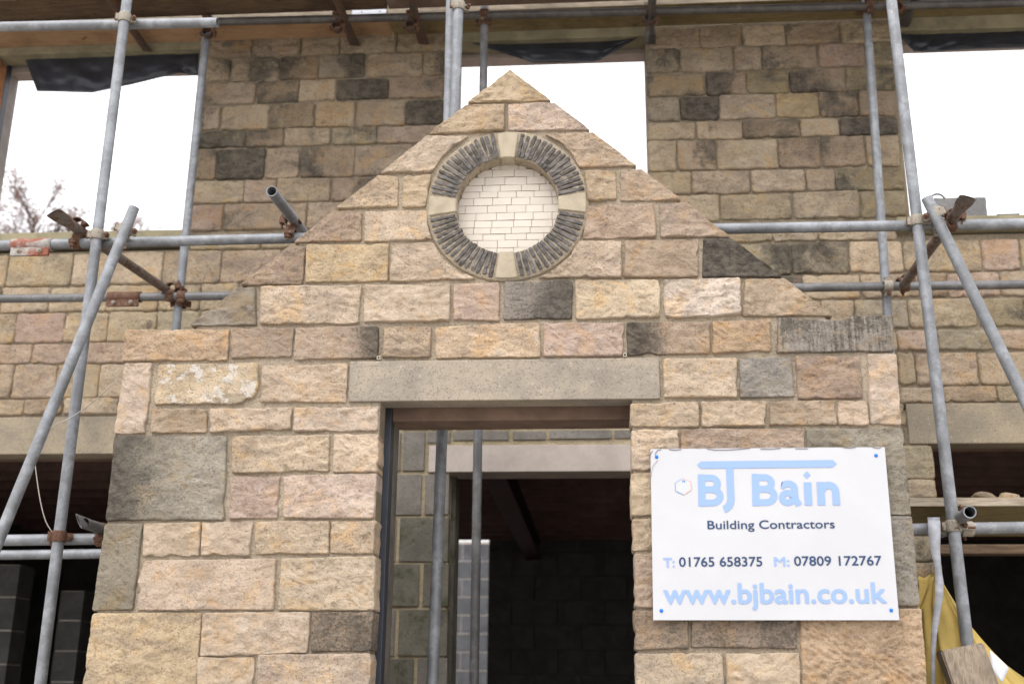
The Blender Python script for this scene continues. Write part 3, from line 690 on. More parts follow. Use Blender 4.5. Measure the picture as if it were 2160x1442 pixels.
# window heads, inner lintels, sills
for xa, xb, z0, nm in ((W1L-.08, W1R+.005, zH1, 'a'), (W2L, W2R, zH2, 'b'), (W3L+.02, XR, zH3, 'c')):
    bm = bmesh.new(); box(bm, xa, xb, YW-.01, YW+.12, z0, z0+.24, .006); obj('window_head', bm, M_OL, house)
    zi = at(1200, 131, YW+.28).z
    bm = bmesh.new(); box(bm, xa-.05, xb+.05, YW+.2-.002, YW+.302, zi-.005, z0+.3, .004); obj('inner_lintel', bm, M_CL, house)
    bm = bmesh.new(); box(bm, xa-.04, xb+.04, YW+.124, YW+.196, z0+.03, z0+.3, .004); obj('steel_lintel', bm, M_LT, house)
for xa, xb, z0 in ((XL, W1R+.02, zS1), (W2L-.02, W2R+.02, zS2), (X_(1890, 515), XR, zS3)):
    bm = bmesh.new(); box(bm, xa, xb, YW-.055, YW+.196, z0-.095, z0, .008)
    for v in bm.verts:
        if v.co.y < YW and v.co.z > z0-.03: v.co.z -= .012
    obj('window_sill', bm, M_OL, house)
# ground-floor heads
for xa, xb, pts in ((XL, X_(246, 920), (100, 880, 958)), (X_(1913, 890), XR, (1990, 851, 936))):
    z1_, z0_ = Z_(pts[0], pts[1]), Z_(pts[0], pts[2])
    bm = bmesh.new(); box(bm, xa, xb, YW-.012, YW+.13, z0_, z1_, .006); obj('lintel', bm, M_OL2, house)
    bm = bmesh.new(); box(bm, xa, xb, YW+.135, YW+.31, z0_+.02, z1_, .004); obj('inner_lintel', bm, M_BRN, house)
# ground-floor jambs
gl = X_(252, 1000); gr = X_(1968, 1000)
slab(gl, gl+.3, GZ, zLo-.002, 'mortar_bed'); slab(X_(1850, 1000), gr-.012, GZ, Z_(1990, 851)-.004, 'mortar_bed')
slab(gl, gl+.3, GZ, zLo-.002, 'inner_leaf', YW+.2, YW+.3, M_BK); slab(X_(1850, 1000), gr, GZ, Z_(1990, 851)-.004, 'inner_leaf', YW+.2, YW+.3, M_BK)
zsl = Z_(2100, 1146); bm = bmesh.new(); box(bm, gr-.02, XR, YW+.02, YW+.12, zsl-.05, zsl, .006); obj('timber_rail', bm, M_W1, house)
# far-left and far-right wall ends outside the picture
slab(XL, XL+.9, GZ, zLo-.002); slab(XR-.7, XR, zsl, Z_(1990, 936)-.002)

# blockwork of the house inside the porch, with the inner doorway
YB = YW-.02; PL_, PR_ = pxl+.16, pxr-.16
BX = lambda px, py: at(px, py, YB).x
BZ = lambda px, py: at(px, py, YB).z
bl = BX(947, 1100); zl0, zl1 = BZ(1150, 995), BZ(1150, 939)
zbt = zBand0
slab(PL_, bl-.004, GZ, zl1, 'block_mortar', YB, YB+.1, M_BM); slab(PL_, PR_, zl1+.001, zbt-.003, 'block_mortar', YB, YB+.1, M_BM); slab(BX(1385, 1100), PR_, GZ, zl1-.001, 'block_mortar', YB, YB+.1, M_BM)
def block(px0, px1, py0, py1, mt=None):
    ym = (py0+py1)/2; rr = random.Random(int(px0*3+py0))
    bm = bmesh.new(); box(bm, BX(px0, ym), BX(px1, ym), YB-.007-rr.uniform(0, .004), YB+.06, BZ(px0, py1), BZ(px0, py0), .004)
    for v in bm.verts: v.co.y += noise.noise(v.co*9)*.003
    obj('block', bm, mt or M_BK, house)
for b in ((800,843,862,906), (850,905,862,906), (911,955,868,906), (960,1040,866,904), (1045,1093,866,903), (1100,1200,864,901), (1206,1290,862,900), (1296,1360,862,898),
          (800,845,912,994), (851,896,911,993), (902,950,911,934), (956,1073,910,929), (1082,1151,910,928), (1159,1290,908,926), (1296,1370,907,925)):
    block(*b)
for b in ((790,821,1001,1086), (822,889,1001,1086), (897,947,1001,1085)): block(*b)
block(780, 836, 1092, 1184); block(843, 946, 1091, 1184, M_BKM)
block(780, 811, 1189, 1278); block(816, 884, 1189, 1278, M_BKM); block(893, 946, 1188, 1278, M_BKM)
block(770, 833, 1286, 1382); block(841, 944, 1285, 1382, M_BKM); block(770, 807, 1388, 1480); block(814, 872, 1388, 1480, M_BKM); block(880, 943, 1387, 1480)
bm = bmesh.new(); box(bm, BX(905, 965), BX(1420, 965), YB-.014, YB+.2, zl0, zl1, .004); obj('concrete_lintel', bm, M_CL, house)
slab(bl-.004, bl+.02, GZ, zl0-.002, 'door_lining', YB+.102, YB+.3, M_BKM)

# inside: floor deck on joists, red steel beam, party wall, far wall with a gap to a lit outer wall
zd = 1.42; Y2 = 6.9
slab(XL, XR, zd+.16, zd+.2, 'floor_deck', YW+.31, Y2, M_DK)
nj = 13
for i in range(nj):
    y_ = YW+.5+i*(Y2-YW-.7)/(nj-1); bm = bmesh.new(); box(bm, XL, XR, y_-.022, y_+.022, zd, zd+.158); obj('joist', bm, M_DK, house)
bm = bmesh.new(); xb_ = at(1080, 1080, 4).x
box(bm, xb_-.07, xb_+.07, YW+.4, Y2, zd-.17, zd-.155); box(bm, xb_-.01, xb_+.01, YW+.4, Y2, zd-.155, zd-.017); box(bm, xb_-.07, xb_+.07, YW+.4, Y2, zd-.017, zd-.002); obj('steel_beam', bm, M_SB, house)
gx0, gx1 = at(950, 1250, Y2).x, at(1030, 1250, Y2).x
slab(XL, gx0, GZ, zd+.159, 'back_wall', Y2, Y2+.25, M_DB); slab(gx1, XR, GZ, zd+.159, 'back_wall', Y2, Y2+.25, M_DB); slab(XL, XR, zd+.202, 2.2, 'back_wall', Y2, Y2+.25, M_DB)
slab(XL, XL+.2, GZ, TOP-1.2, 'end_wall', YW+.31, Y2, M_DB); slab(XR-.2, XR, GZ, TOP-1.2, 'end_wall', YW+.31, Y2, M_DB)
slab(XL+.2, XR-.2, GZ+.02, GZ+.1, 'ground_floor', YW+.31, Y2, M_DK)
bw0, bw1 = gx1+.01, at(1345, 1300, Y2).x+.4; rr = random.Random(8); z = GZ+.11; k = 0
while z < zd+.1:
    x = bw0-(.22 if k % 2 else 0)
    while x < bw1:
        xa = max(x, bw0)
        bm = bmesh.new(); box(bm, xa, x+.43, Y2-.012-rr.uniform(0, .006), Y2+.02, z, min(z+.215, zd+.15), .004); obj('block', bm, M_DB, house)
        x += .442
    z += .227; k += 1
# block piers standing just inside the left opening
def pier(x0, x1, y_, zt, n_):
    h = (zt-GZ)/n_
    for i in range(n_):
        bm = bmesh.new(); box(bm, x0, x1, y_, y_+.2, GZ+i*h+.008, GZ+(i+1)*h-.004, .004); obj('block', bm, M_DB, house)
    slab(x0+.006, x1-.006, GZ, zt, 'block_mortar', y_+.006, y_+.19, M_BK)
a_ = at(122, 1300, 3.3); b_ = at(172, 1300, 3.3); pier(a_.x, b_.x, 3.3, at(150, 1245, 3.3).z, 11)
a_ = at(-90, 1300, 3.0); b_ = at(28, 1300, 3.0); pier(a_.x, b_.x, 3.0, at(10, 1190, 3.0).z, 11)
# lit outbuilding wall seen through the gap
ob = empty('outbuilding_wall', (at(990, 1300, 10.5).x, 10.6, GZ), 'pale grey block wall outdoors glimpsed through the dark doorway', 'wall')
ox0, ox1 = at(900, 1300, 10.5).x, at(1120, 1300, 10.5).x; rr = random.Random(4); z = GZ; k = 0
bm = bmesh.new(); box(bm, ox0, ox1, 10.508, 10.7, GZ, 1.9); obj('block_mortar', bm, M_CL, ob)
while z < 1.85:
    x = ox0+.005-(.22 if k % 2 else 0)
    while x < ox1:
        xa, xb = max(x, ox0), min(x+.43, ox1)
        if xb-xa > .03:
            bm = bmesh.new(); box(bm, xa, xb, 10.5, 10.6, z+.005, z+.215, .004); obj('block', bm, M_OB, ob)
        x += .44
    z += .225; k += 1

# ------------------------------------------------------------------ scaffold: tubes, couplers, boards
TR = .02415
def tube(name, p, q_, label, cat='scaffold tube', group=None, mat=None, blade0=None, blade1=None, n=20):
    """hollow steel tube; blade = angle of a flattened putlog end"""
    p, q_ = Vector(p), Vector(q_); x, y, d = frame(q_-p); L = (q_-p).length; bm = bmesh.new(); rings = []
    def ring(s, rr, bl=None, k=0):
        out = []
        for i in range(n):
            a_ = i*2*math.pi/n; u, v = math.cos(a_)*rr, math.sin(a_)*rr
            if bl is not None:
                u2 = u*(1+.42*k); v2 = v*(1-.80*k); cb, sb = math.cos(bl), math.sin(bl); u, v = u2*cb-v2*sb, u2*sb+v2*cb
            out.append(p + d*s + x*u + y*v)
        return out
    st = [(0, None, 0)]
    if blade0 is not None: st = [(0, blade0, 1), (.07, blade0, 1), (.10, blade0, .8), (.13, blade0, .4), (.16, blade0, .1), (.18, blade0, 0)]
    en = [(L, None, 0)]
    if blade1 is not None: en = [(L-.18, blade1, 0), (L-.16, blade1, .1), (L-.13, blade1, .4), (L-.10, blade1, .8), (L-.07, blade1, 1), (L, blade1, 1)]
    mid = [(st[-1][0]+(en[0][0]-st[-1][0])*t, None, 0) for t in (.25, .5, .75)]
    for s, bl, k in st+mid+en: rings.append(ring(s, TR, bl, k))
    inner = []
    for s, bl, k in ((L, blade1, 1 if blade1 is not None else 0), (L-.25, None, 0)): inner.append(ring(s, TR*.84, bl, k))
    rings += inner
    rings2 = [ring(.25, TR*.84), ring(0, TR*.84, blade0, 1 if blade0 is not None else 0)]
    sweep(bm, rings, caps=False); sweep(bm, rings2+[ring(0, TR, blade0, 1 if blade0 is not None else 0)], caps=False)
    bmesh.ops.remove_doubles(bm, verts=bm.verts, dist=1e-5); bmesh.ops.recalc_face_normals(bm, faces=bm.faces)
    for e in bm.edges: e.smooth = e.calc_face_angle(0) < .7
    o = obj(name, bm, mat or M_TU, smooth=True)
    return tag(o, label, cat, group)
YN, YK = .55, 1.65          # ledger lines of the outer and the inner row
G_ST, G_LE, G_PU, G_CO = 'upright scaffold standards', 'horizontal scaffold ledgers', 'putlog tubes running in to the wall', 'scaffold couplers'
def up(name_, p0, p1, Y, z0, z1, label, mat=None):
    a_, b_ = at(*p0, Y), at(*p1, Y); dd = (b_-a_)/(b_.z-a_.z)
    return tube('standard_tube', a_+dd*(z0-a_.z), a_+dd*(z1-a_.z), label, 'scaffold pole', G_ST, mat), (lambda z: a_+dd*(z-a_.z))
_, P1 = up('', (268,0), (85,1442), .50, GZ, 4.8, 'pale grey upright pole crossed by the leaning brace, left of the porch')
_, P2 = up('', (1880,0), (2040,1355), .50, GZ, 4.8, 'pale grey upright pole right of the porch, its foot behind the timber post')
_, P3 = up('', (968,0), (912,1442), .58, GZ, 4.8, 'thicker-looking light upright pole passing behind the gable and down through the doorway')
_, P4 = up('', (1022,18), (1000,1442), YK+.05, GZ, at(1022, 16, YK+.05).z, 'darker thin upright pole, right one of the pair inside the doorway', M_TD)
_, P5 = up('', (440,26), (372,690), YK+.05, GZ, at(440, 24, YK+.05).z, 'upright pole against the wall between left window and stone pier')
_, P6 = up('', (1826,0), (1872,660), YK+.05, GZ, 4.5, 'upright pole against the right stone pier, ending behind the porch shoulder')
up('', (951,0), (947,190), .70, at(947,215,.70).z-1.2, 4.8, 'grey upright pole half hidden close behind the light middle pole', M_TU)
def led(p0, p1, Y, label, ext0=0, ext1=0, mat=None, group=G_LE):
    a_, b_ = at(*p0, Y), at(*p1, Y); d = (b_-a_).normalized()
    return tube('ledger_tube', a_-d*ext0, b_+d*ext1, label, 'scaffold tube', group, mat)
led((0,57), (459,48), .555, 'light horizontal guard tube ending open at the top left', 1.0)
led((0,57), (2160,6), YK, 'dark horizontal ledger under the boards across the top', .6, .6, M_TB)  # shade under the boards is put into this ledger's dark colour
led((70,516), (1200,488), YN, 'horizontal ledger level with the sills, left of and behind the gable', 0, 0)
led((1205,488), (2160,472), YN, 'horizontal ledger level with the sills, right of the gable', 0, .8)
led((-120,520), (67,516), YN, 'short ledger length left of the red and white sleeve', .6, 0)
led((0,630), (262,627), YK, 'mottled lower ledger left of the rusty sleeve', .8, 0, M_TD)
led((264,627), (1080,615), YK, 'mottled lower ledger from the rusty sleeve to behind the gable', 0, 0, M_TD)
led((1090,615), (2160,600), YK, 'darker lower ledger across the right wall below the sill', 0, .8, M_TD)
led((0,1139), (222,1136), YN, 'lowest front ledger left of the porch, clamped by a rust-brown coupler', .8, .12)
led((0,1170), (300,1166), YK-.2, 'lowest rear ledger crossing the dark opening left of the porch', .8, 0)
led((1915,1116), (2160,1112), YN, 'lowest ledger right of the porch, carrying the webbing strap', .1, .8)
# braces
tube('brace_tube', at(283,438,.445), at(-30,1205,.30), 'light raking brace tube leaning in front of the left upright pole', 'scaffold brace', 'raking brace tubes')
tube('brace_tube', at(1955,418,.44), at(2215,952,.36), 'light raking brace tube sloping down to the right edge', 'scaffold brace', 'raking brace tubes')
# putlogs
def put(name, p0, Y0, p1, Y1, label, mat, b0=None, b1=None):
    a_, b_ = at(*p0, Y0), at(*p1, Y1)
    tube('putlog_tube', a_, b_, label, 'putlog tube', G_PU, mat, b0, b1); return a_, b_
put('', (112,448), .28, (352,612), YK+.03, 'rusty putlog tube with flattened blade end pointing out at the left', M_PT, rad(-28))
put('', (573,403), .18, (650,503), .80, 'grey putlog tube with open round end just left of the gable', M_TU)
put('', (2042,416), .24, (1902,606), YK+.03, 'putlog tube with flattened rust-red end beside the right poles', M_PT, rad(20))
put('', (166,1098), .32, (232,1122), .62, 'grey-green putlog tube with flattened end at the porch left edge, low down', M_TD, rad(62))
put('', (2046,1079), .30, (1985,1122), .95, 'putlog tube with open round end by the lowest right ledger', M_TU)
for px, py, lab in ((312,108,'brown putlog crossing in front of the left black sheet'), (749,96,'dark putlog ending on the left pier, its left one of two'), (894,93,'brown putlog ending at the right corner of the left pier'), (1371,92,'grey-brown putlog at the left corner of the right pier'), (1905,56,'short putlog beside the top of the right wall pole')):
    e = at(px, py, YW-.02); s = Vector((e.x-.02, .25, e.z+.005))
    tube('putlog_tube', s, e, lab, 'putlog tube', G_PU, M_PB if px < 1000 else M_TB, None, rad(8))

def coupler(p1, d1, p2, d2, label, mat, bolt=M_RU, side=1, both=True):
    """right-angle coupler: two clamp bands joined by a body, each with bolt and nut"""
    p1, p2 = Vector(p1), Vector(p2); mid = (p1+p2)/2
    root = empty('scaffold_coupler', mid, label, 'coupler', G_CO)
    n_ = (p1-p2); n_ = n_.normalized() if n_.length > 1e-4 else Vector((0, -1, 0))
    for k, (p, d, nn) in enumerate(((p1, d1, n_), (p2, d2, -n_))):
        if k and not both: break
        d = Vector(d).normalized(); nn = (nn-d*nn.dot(d)).normalized(); s = d.cross(nn)*side; bm = bmesh.new(); N = 20; rings = []
        for h, r_ in ((-.023, TR+.0015), (-.023, TR+.005), (-.016, TR+.0075), (0, TR+.0062), (.016, TR+.0075), (.023, TR+.005), (.023, TR+.0015)):
            rings.append([p + d*h + nn*math.cos(i*2*math.pi/N)*r_ + s*math.sin(i*2*math.pi/N)*r_ for i in range(N)])
        sweep(bm, rings, caps=False)
        for sg, ln in ((1, .026), (-1, .016)):          # bolt lug and hinge ears
            M4 = Matrix((s*sg, d, nn)).transposed().to_4x4(); M4.translation = p + s*sg*(TR+ln*.5)
            box(bm, -ln*.62, ln*.62, -.017, .017, -.008, .010, .003, M4)
        bmesh.ops.recalc_face_normals(bm, faces=bm.faces)
        for e in bm.edges: e.smooth = e.calc_face_angle(0) < .6
        obj('clamp_band', bm, mat, root, smooth=True)
        bm = bmesh.new(); c = p + s*(TR+.018); rod(bm, c-nn*.030, c+nn*.040, .0062, 8); rod(bm, c+nn*.012, c+nn*.026, .0125, 6)
        obj('bolt', bm, bolt, root)
        bm = bmesh.new(); rod(bm, p-s*(TR+.017)-d*.02, p-s*(TR+.017)+d*.02, .0055, 8); obj('hinge_pin', bm, bolt, root)
    if both:
        bm = bmesh.new(); x, y, d = frame(n_); rod(bm, p1-n_*TR*.9, p2+n_*TR*.9, .021, 10); obj('coupler_body', bm, mat, root)
    return root
EX, EY, EZ = Vector((1, 0, 0)), Vector((0, 1, 0)), Vector((0, 0, 1))
def onz(P, px, py): return P(at(px, py, .5).z)
dP1 = (P1(1)-P1(0)); dP2 = P2(1)-P2(0); dP3 = P3(1)-P3(0)
b1d = (at(283,438,.445)-at(-30,1205,.30)).normalized(); b2d = (at(1955,418,.44)-at(2215,952,.36)).normalized()
def led_pt(x, y, Y): return at(x, y, Y)
coupler(onz(P1,264,39), dP1, led_pt(262,52,.555), EX, 'cream coupler with rusty bolt at the top of the left upright pole', M_CC, side=1)
coupler(onz(P1,206,496), dP1, led_pt(206,512,YN), EX, 'cream coupler where the left upright pole meets the sill-level ledger', M_CC)
coupler(at(264,484,.447), b1d, led_pt(262,509,YN), EX, 'cream coupler near the top of the left raking brace', M_CC)
coupler(at(163,486,YN-.01)+Vector((0,0,.03)), EY, led_pt(162,513,YN), EX, 'rusty coupler holding the flattened left putlog on its ledger', M_CR, side=-1)
coupler(at(362,608,YK+.02), (at(352,612,YK+.03)-at(112,448,.28)), led_pt(360,625,YK), EX, 'big rusty coupler where left putlog, wall pole and lower ledger meet', M_CR)
coupler(at(383,640,YK+.05), EZ, led_pt(384,625,YK), EX, 'small grey-brown coupler on the left wall pole at the lower ledger', M_CR, side=-1)
coupler(at(614,468,YN), EY, led_pt(613,497,YN), EX, 'rusty coupler under the open-ended putlog left of the gable', M_CR, side=-1)
coupler(P3(at(968,14,.58).z), dP3, at(951,18,.68), EX, 'cream coupler with orange bolts at the top of the middle pole', M_CC, both=False)
coupler(P4(at(1022,38,YK).z), EZ, led_pt(1021,30,YK), EX, 'brown coupler where the thin middle pole meets the dark top ledger', M_CR)
coupler(P6(at(1833,14,YK).z), EZ, led_pt(1834,10,YK), EX, 'brown coupler joining the right wall pole to the dark top ledger', M_CR)
coupler(at(1893,18,YK-.04), EY, led_pt(1890,9,YK), EX, 'grey coupler on the dark top ledger just left of the right pole', M_CR)
coupler(onz(P2,1933,466), dP2, led_pt(1933,476,YN), EX, 'zinc coupler with round rusty bolt on the right pole at the ledger', M_CC, side=1)
coupler(at(1973,451,.44), b2d, led_pt(1975,475,YN), EX, 'zinc coupler clamping the top of the right raking brace', M_CC, side=-1)
coupler(at(2010,456,YN-.02), EY, led_pt(2004,475,YN), EX, 'orange-rusted coupler under the flattened right putlog', M_RU)
coupler(P6(at(1872,606,YK+.05).z), EZ, led_pt(1873,603,YK-.03), EX, 'zinc coupler on the right wall pole at the lower ledger', M_CC)
coupler(at(1909,592,YK), EY, led_pt(1908,603,YK), EX, 'rusty hanging coupler under the inner end of the right putlog', M_CR)
coupler(onz(P1,121,1131), dP1, led_pt(121,1138,YN), EX, 'rust-brown coupler on the left pole at the lowest ledger', M_RU)
coupler(at(218,1118,YN), EY, led_pt(215,1137,YN), EX, 'rusty coupler at the porch edge on the lowest left ledger', M_RU)
coupler(onz(P2,2009,1109), dP2, led_pt(2010,1115,YN), EX, 'zinc coupler with rusty nut on the right pole at the lowest ledger', M_CC, side=1)
coupler(at(2022,1095,YN), EY, led_pt(2040,1115,YN), EX, 'grey swivel coupler under the open-ended right putlog', M_CC)
for px, py, ly, lab in ((711,58,36,'brown coupler hanging a putlog above the left pier, left one'), (866,56,33,'brown coupler hanging the right putlog of the left pier'), (1370,42,23,'dark red coupler hanging the putlog at the right pier'), (438,70,44,'dark coupler at the head of the left wall pole')):
    coupler(at(px,py,YK-.01), EY, led_pt(px, ly, YK), EX, lab, M_PB, side=-1)
def sleeve(px, py, Y, label, mat):
    c = at(px, py, Y); root = empty('sleeve_coupler', c, label, 'sleeve coupler', 'sleeve couplers')
    bm = bmesh.new(); rings = []
    for h, r_ in ((-.095, TR+.001), (-.095, TR+.007), (-.06, TR+.009), (0, TR+.006), (.06, TR+.009), (.095, TR+.007), (.095, TR+.001)):
        rings.append([c + EX*h + EY*math.cos(i*math.pi/10)*r_ + EZ*math.sin(i*math.pi/10)*r_ for i in range(20)])
    sweep(bm, rings, caps=False); bmesh.ops.recalc_face_normals(bm, faces=bm.faces); obj('sleeve_body', bm, mat, root, smooth=True)
    bm = bmesh.new(); box(bm, c.x-.092, c.x+.092, c.y-.024, c.y-.008, c.z-TR-.036, c.z-TR+.006, .004); obj('sleeve_flange', bm, mat, root)
    for dx in (-.05, .05):
        bm = bmesh.new(); b_ = c+Vector((dx, -.02, -TR-.014)); rod(bm, b_-EY*.02, b_+EY*.014, .006, 8); rod(bm, b_-EY*.012, b_-EY*.002, .012, 6); obj('bolt', bm, M_CC, root)
sleeve(69, 517, YN, 'red and white sleeve coupler on the left sill-level ledger', M_CP)
sleeve(263, 627, YK, 'rusty sleeve coupler on the lower left ledger, behind the brace', M_CR)

# platform boards overhead and the inside board against the wall
ZB = at(600, 82, YW-.02).z
def board(name, xa, xb, ya, yb_, z, label, mat, group, edge=True, band=None):
    root = empty('scaffold_board', ((xa+xb)/2, (ya+yb_)/2, z), label, 'scaffold board', group)
    bm = bmesh.new(); box(bm, xa, xb, ya+.0015, yb_, z, z+.038, .003)
    for v in bm.verts: v.co.z += .004*noise.noise(Vector((v.co.x*1.3, v.co.y*3, 1)))
    obj('plank', bm, mat, root)
    bm = bmesh.new(); box(bm, xa+.002, xb-.002, ya-.0035, ya+.001, z+.002, z+.037, .001); obj('lit_edge', bm, M_WE, root)  # light on the front edge put into a paler strip
    if band:
        x_ = xb if band > 0 else xa; s_ = -1 if band > 0 else 1
        bm = bmesh.new(); box(bm, min(x_, x_+s_*.21), max(x_, x_+s_*.21), ya-.007, ya-.004, z+.004, z+.036, .001)
        o = obj('end_band', bm, M_WL, root)
        for t in (.04, .15):
            bm = bmesh.new(); rod(bm, Vector((x_+s_*t, ya-.0085, z+.018)), Vector((x_+s_*t, ya-.006, z+.018)), .004, 8); obj('nail', bm, M_RU, o)
    return root
yi = YW-.02; yf = YK+.085
GB = 'scaffold boards of the top platform'
ZI = at(600, 82, yi).z
yf = (lambda: [y_ for y_ in [1.5+.005*i for i in range(90)] if at(600, 37.5, y_).z >= ZI][0])()
xj = at(815, 60, yf).x
board('', -4.6, xj-.004, yf, yi, ZI, 'orange-brown inner board tight to the wall above the left pier', M_W2, GB, band=1)
board('', xj+.004, XR, yf, yi, ZI, 'mossy inner board tight to the wall above the middle and right windows', M_W3, GB)
yb1 = yf-.05
xj2 = at(812, 10, yb1-.1).x
for i in range(2):
    y1_ = yb1-i*.232; y0_ = y1_-.225
    board('', -4.6, xj2-.004-(.6*(i % 2)), y0_, y1_, ZI+.004, 'dark brown platform board overhead on the left, %s' % ('nearest the wall', 'second from the wall', 'third from the wall', 'outermost')[i], M_W1, GB)
    board('', xj2+.004-(.6*(i % 2)), XR, y0_, y1_, ZI+.004, 'reddish platform board overhead on the right, %s' % ('nearest the wall', 'second from the wall', 'third from the wall', 'outermost')[i], M_BRN, GB)
# lower platform on the right, with rubble on it
zlb = at(2050, 1068, .62).z
for i in range(4):
    board('', pxr+.03, XR, .62+i*.232, .62+i*.232+.225, zlb, 'grey-brown low board right of the porch, %s' % ('front one with a pale edge', 'second from the front', 'third from the front', 'rearmost')[i], M_W3, 'boards of the low right platform')
rr = random.Random(5)
for k, (px, wd, lab) in enumerate(((2080, .085, 'brown broken stone lying on the low right board, left of the pair'), (2128, .075, 'pale broken stone lying on the low right board, right of the pair'))):
    c = at(px, 1046, .70); bm = bmesh.new(); bmesh.ops.create_icosphere(bm, subdivisions=3, radius=.5)
    for v in bm.verts:
        v.co = Vector((v.co.x*wd*1.2, v.co.y*wd*.8, v.co.z*wd*.55)) * (1+.35*noise.noise(v.co*2.3+Vector((k*9, 0, 0))))
        v.co += Vector((c.x, .72, zlb+.038+wd*.2)); v.co.z = max(v.co.z, zlb+.039)
    o = tag(obj('rubble_stone', bm, M_ST, smooth=True, color=(.42, .34, .25, 1) if k else (.30, .23, .16, 1)), lab, 'stone', 'broken stones on the low board'); o['stain'] = .1; o['white'] = .1*k; o['side'] = 0.0; o['streak'] = 0.0

# ------------------------------------------------------------------ black damp-proof sheets hanging in the window heads
def sheet(top, bot, Y, label, sag=.03, n=40, m_=14, waves=5, seed=1):
    def ev(L, t):
        s = t*(len(L)-1); i = min(int(s), len(L)-2); f = s-i; return (L[i][0]*(1-f)+L[i+1][0]*f, L[i][1]*(1-f)+L[i+1][1]*f)
    bm = bmesh.new(); g = []
    for j in range(m_+1):
        v = j/m_; r_ = []
        for i in range(n+1):
            u = i/n; A, B = ev(top, u), ev(bot, u); px, py = A[0]*(1-v)+B[0]*v, A[1]*(1-v)+B[1]*v
            P = Vector((u*waves, v*1.6, seed*3.7))
            Y_ = Y + sag*(noise.noise(P)*v + .5*noise.noise(P*2.3)*v + .3*abs(noise.noise(P*4.1))*min(1, v*3)) - .05*math.sin(v*1.6) - .012*abs(noise.noise(P*1.4+Vector((0, v*2, 9))))*4*v
            r_.append(bm.verts.new(at(px, py, Y_)))
        g.append(r_)
    for j in range(m_):
        for i in range(n): bm.faces.new((g[j][i], g[j][i+1], g[j+1][i+1], g[j+1][i]))
    o = tag(obj('plastic_sheet', bm, M_PL, smooth=True), label, 'plastic sheet', 'black sheets hanging in the window heads')
    md = o.modifiers.new('thickness', 'SOLIDIFY'); md.thickness = .0015
    return o
sheet([(46,106),(140,106),(240,105),(330,102),(418,99)], [(78,193),(130,194),(195,196),(280,178),(380,154),(418,160)], YW+.07, 'wrinkled black plastic sheet hanging in the left window head', .06)
sheet([(978,86),(1060,84),(1160,80),(1270,78),(1352,75)], [(990,90),(1085,120),(1125,133),(1250,131),(1268,126),(1350,77)], YW+.06, 'boat-shaped black plastic sheet in the middle window head, dusty streak on it', .02, seed=4)
sheet([(1900,62),(1980,60),(2080,56),(2260,50)], [(1902,82),(1928,109),(1960,110),(2060,104),(2260,98)], YW+.06, 'black plastic sheet hanging in the right window head', .03, seed=8)

# ------------------------------------------------------------------ things on the right sill
c0, c1 = at(1962, 428, YW+.1), at(2075, 458, YW+.1)
bm = bmesh.new(); box(bm, c0.x, c1.x, YW+.03, YW+.17, zS3+.001, c0.z, .004)
bmesh.ops.subdivide_edges(bm, edges=bm.edges, cuts=6, use_grid_fill=True)
for v in bm.verts:
    v.co += Vector((noise.noise(v.co*23), noise.noise(v.co*23+Vector((7, 0, 0))), noise.noise(v.co*23+Vector((0, 9, 0)))))*.004
    v.co.z = max(v.co.z, zS3+.001)
tag(obj('concrete_block', bm, mat_blocks('loose_block', (.24, .235, .235))), 'rough grey concrete block lying on the right window sill', 'block')
c = at(2120, 450, YW+.05); bm = bmesh.new(); box(bm, c.x-.055, c.x+.05, YW+.02, YW+.10, zS3+.02, zS3+.026); box(bm, c.x-.055, c.x-.049, YW+.02, YW+.10, zS3+.001, zS3+.026); box(bm, c.x+.03, c.x+.075, YW+.03, YW+.06, zS3+.0265, zS3+.031)
tag(obj('metal_offcut', bm, M_TU), 'small bent metal offcut lying at the far right of the right sill', 'offcut')
c = at(1978, 424, .47); bm = bmesh.new(); pts = [c + Vector((math.cos(t)*.033, 0, math.sin(t)*.033)) for t in [rad(200-18*i) for i in range(11)]]
poly_path(bm, pts, .0045, 6); tag(obj('strap_loop', bm, M_TD), 'small open metal hook sticking up at the top of the right brace', 'hook')

# ------------------------------------------------------------------ builder's sign
sg = empty('builders_sign', at(1630, 1126, -.035), 'white building contractors sign with pale blue and navy lettering screwed to the porch', 'sign')
s0, s1, s2, s3 = (at(x, y, -.040) for x, y in ((1372,945), (1866,941), (1897,1307), (1378,1307)))
bm = bmesh.new(); NX = 64
topz = [bm.verts.new(s0.lerp(s1, i/NX) + Vector((0, 0, -.004*max(0, noise.noise(Vector((i*.33, 2, 0)))) - .003))) for i in range(NX+1)]
fb = [bm.verts.new(s3.lerp(s2, i/NX)) for i in range(NX+1)]
for i in range(NX): bm.faces.new((topz[i], fb[i], fb[i+1], topz[i+1]))
r = bmesh.ops.extrude_face_region(bm, geom=bm.faces[:]); bmesh.ops.translate(bm, verts=[v for v in r['geom'] if isinstance(v, bmesh.types.BMVert)], vec=(0, .004, 0)); bmesh.ops.recalc_face_normals(bm, faces=bm.faces)
obj('sign_panel', bm, M_SG, sg)
bm = bmesh.new(); bk = (Vector((s0.x, 0, s0.z)), Vector((s1.x, 0, s1.z)), Vector((s2.x, 0, s2.z)), Vector((s3.x, 0, s3.z)))
bv = [[bm.verts.new((p.x, y_, p.z)) for p in bk] for y_ in (-.0358, -.033)]
bm.faces.new(bv[0]); bm.faces.new(bv[1][::-1])
for i in range(4): bm.faces.new((bv[0][i], bv[0][(i+1) % 4], bv[1][(i+1) % 4], bv[1][i]))
obj('sign_backing', bm, M_IB, sg)
YT = -.0415
def SP(px, py): return at(px, py, YT)
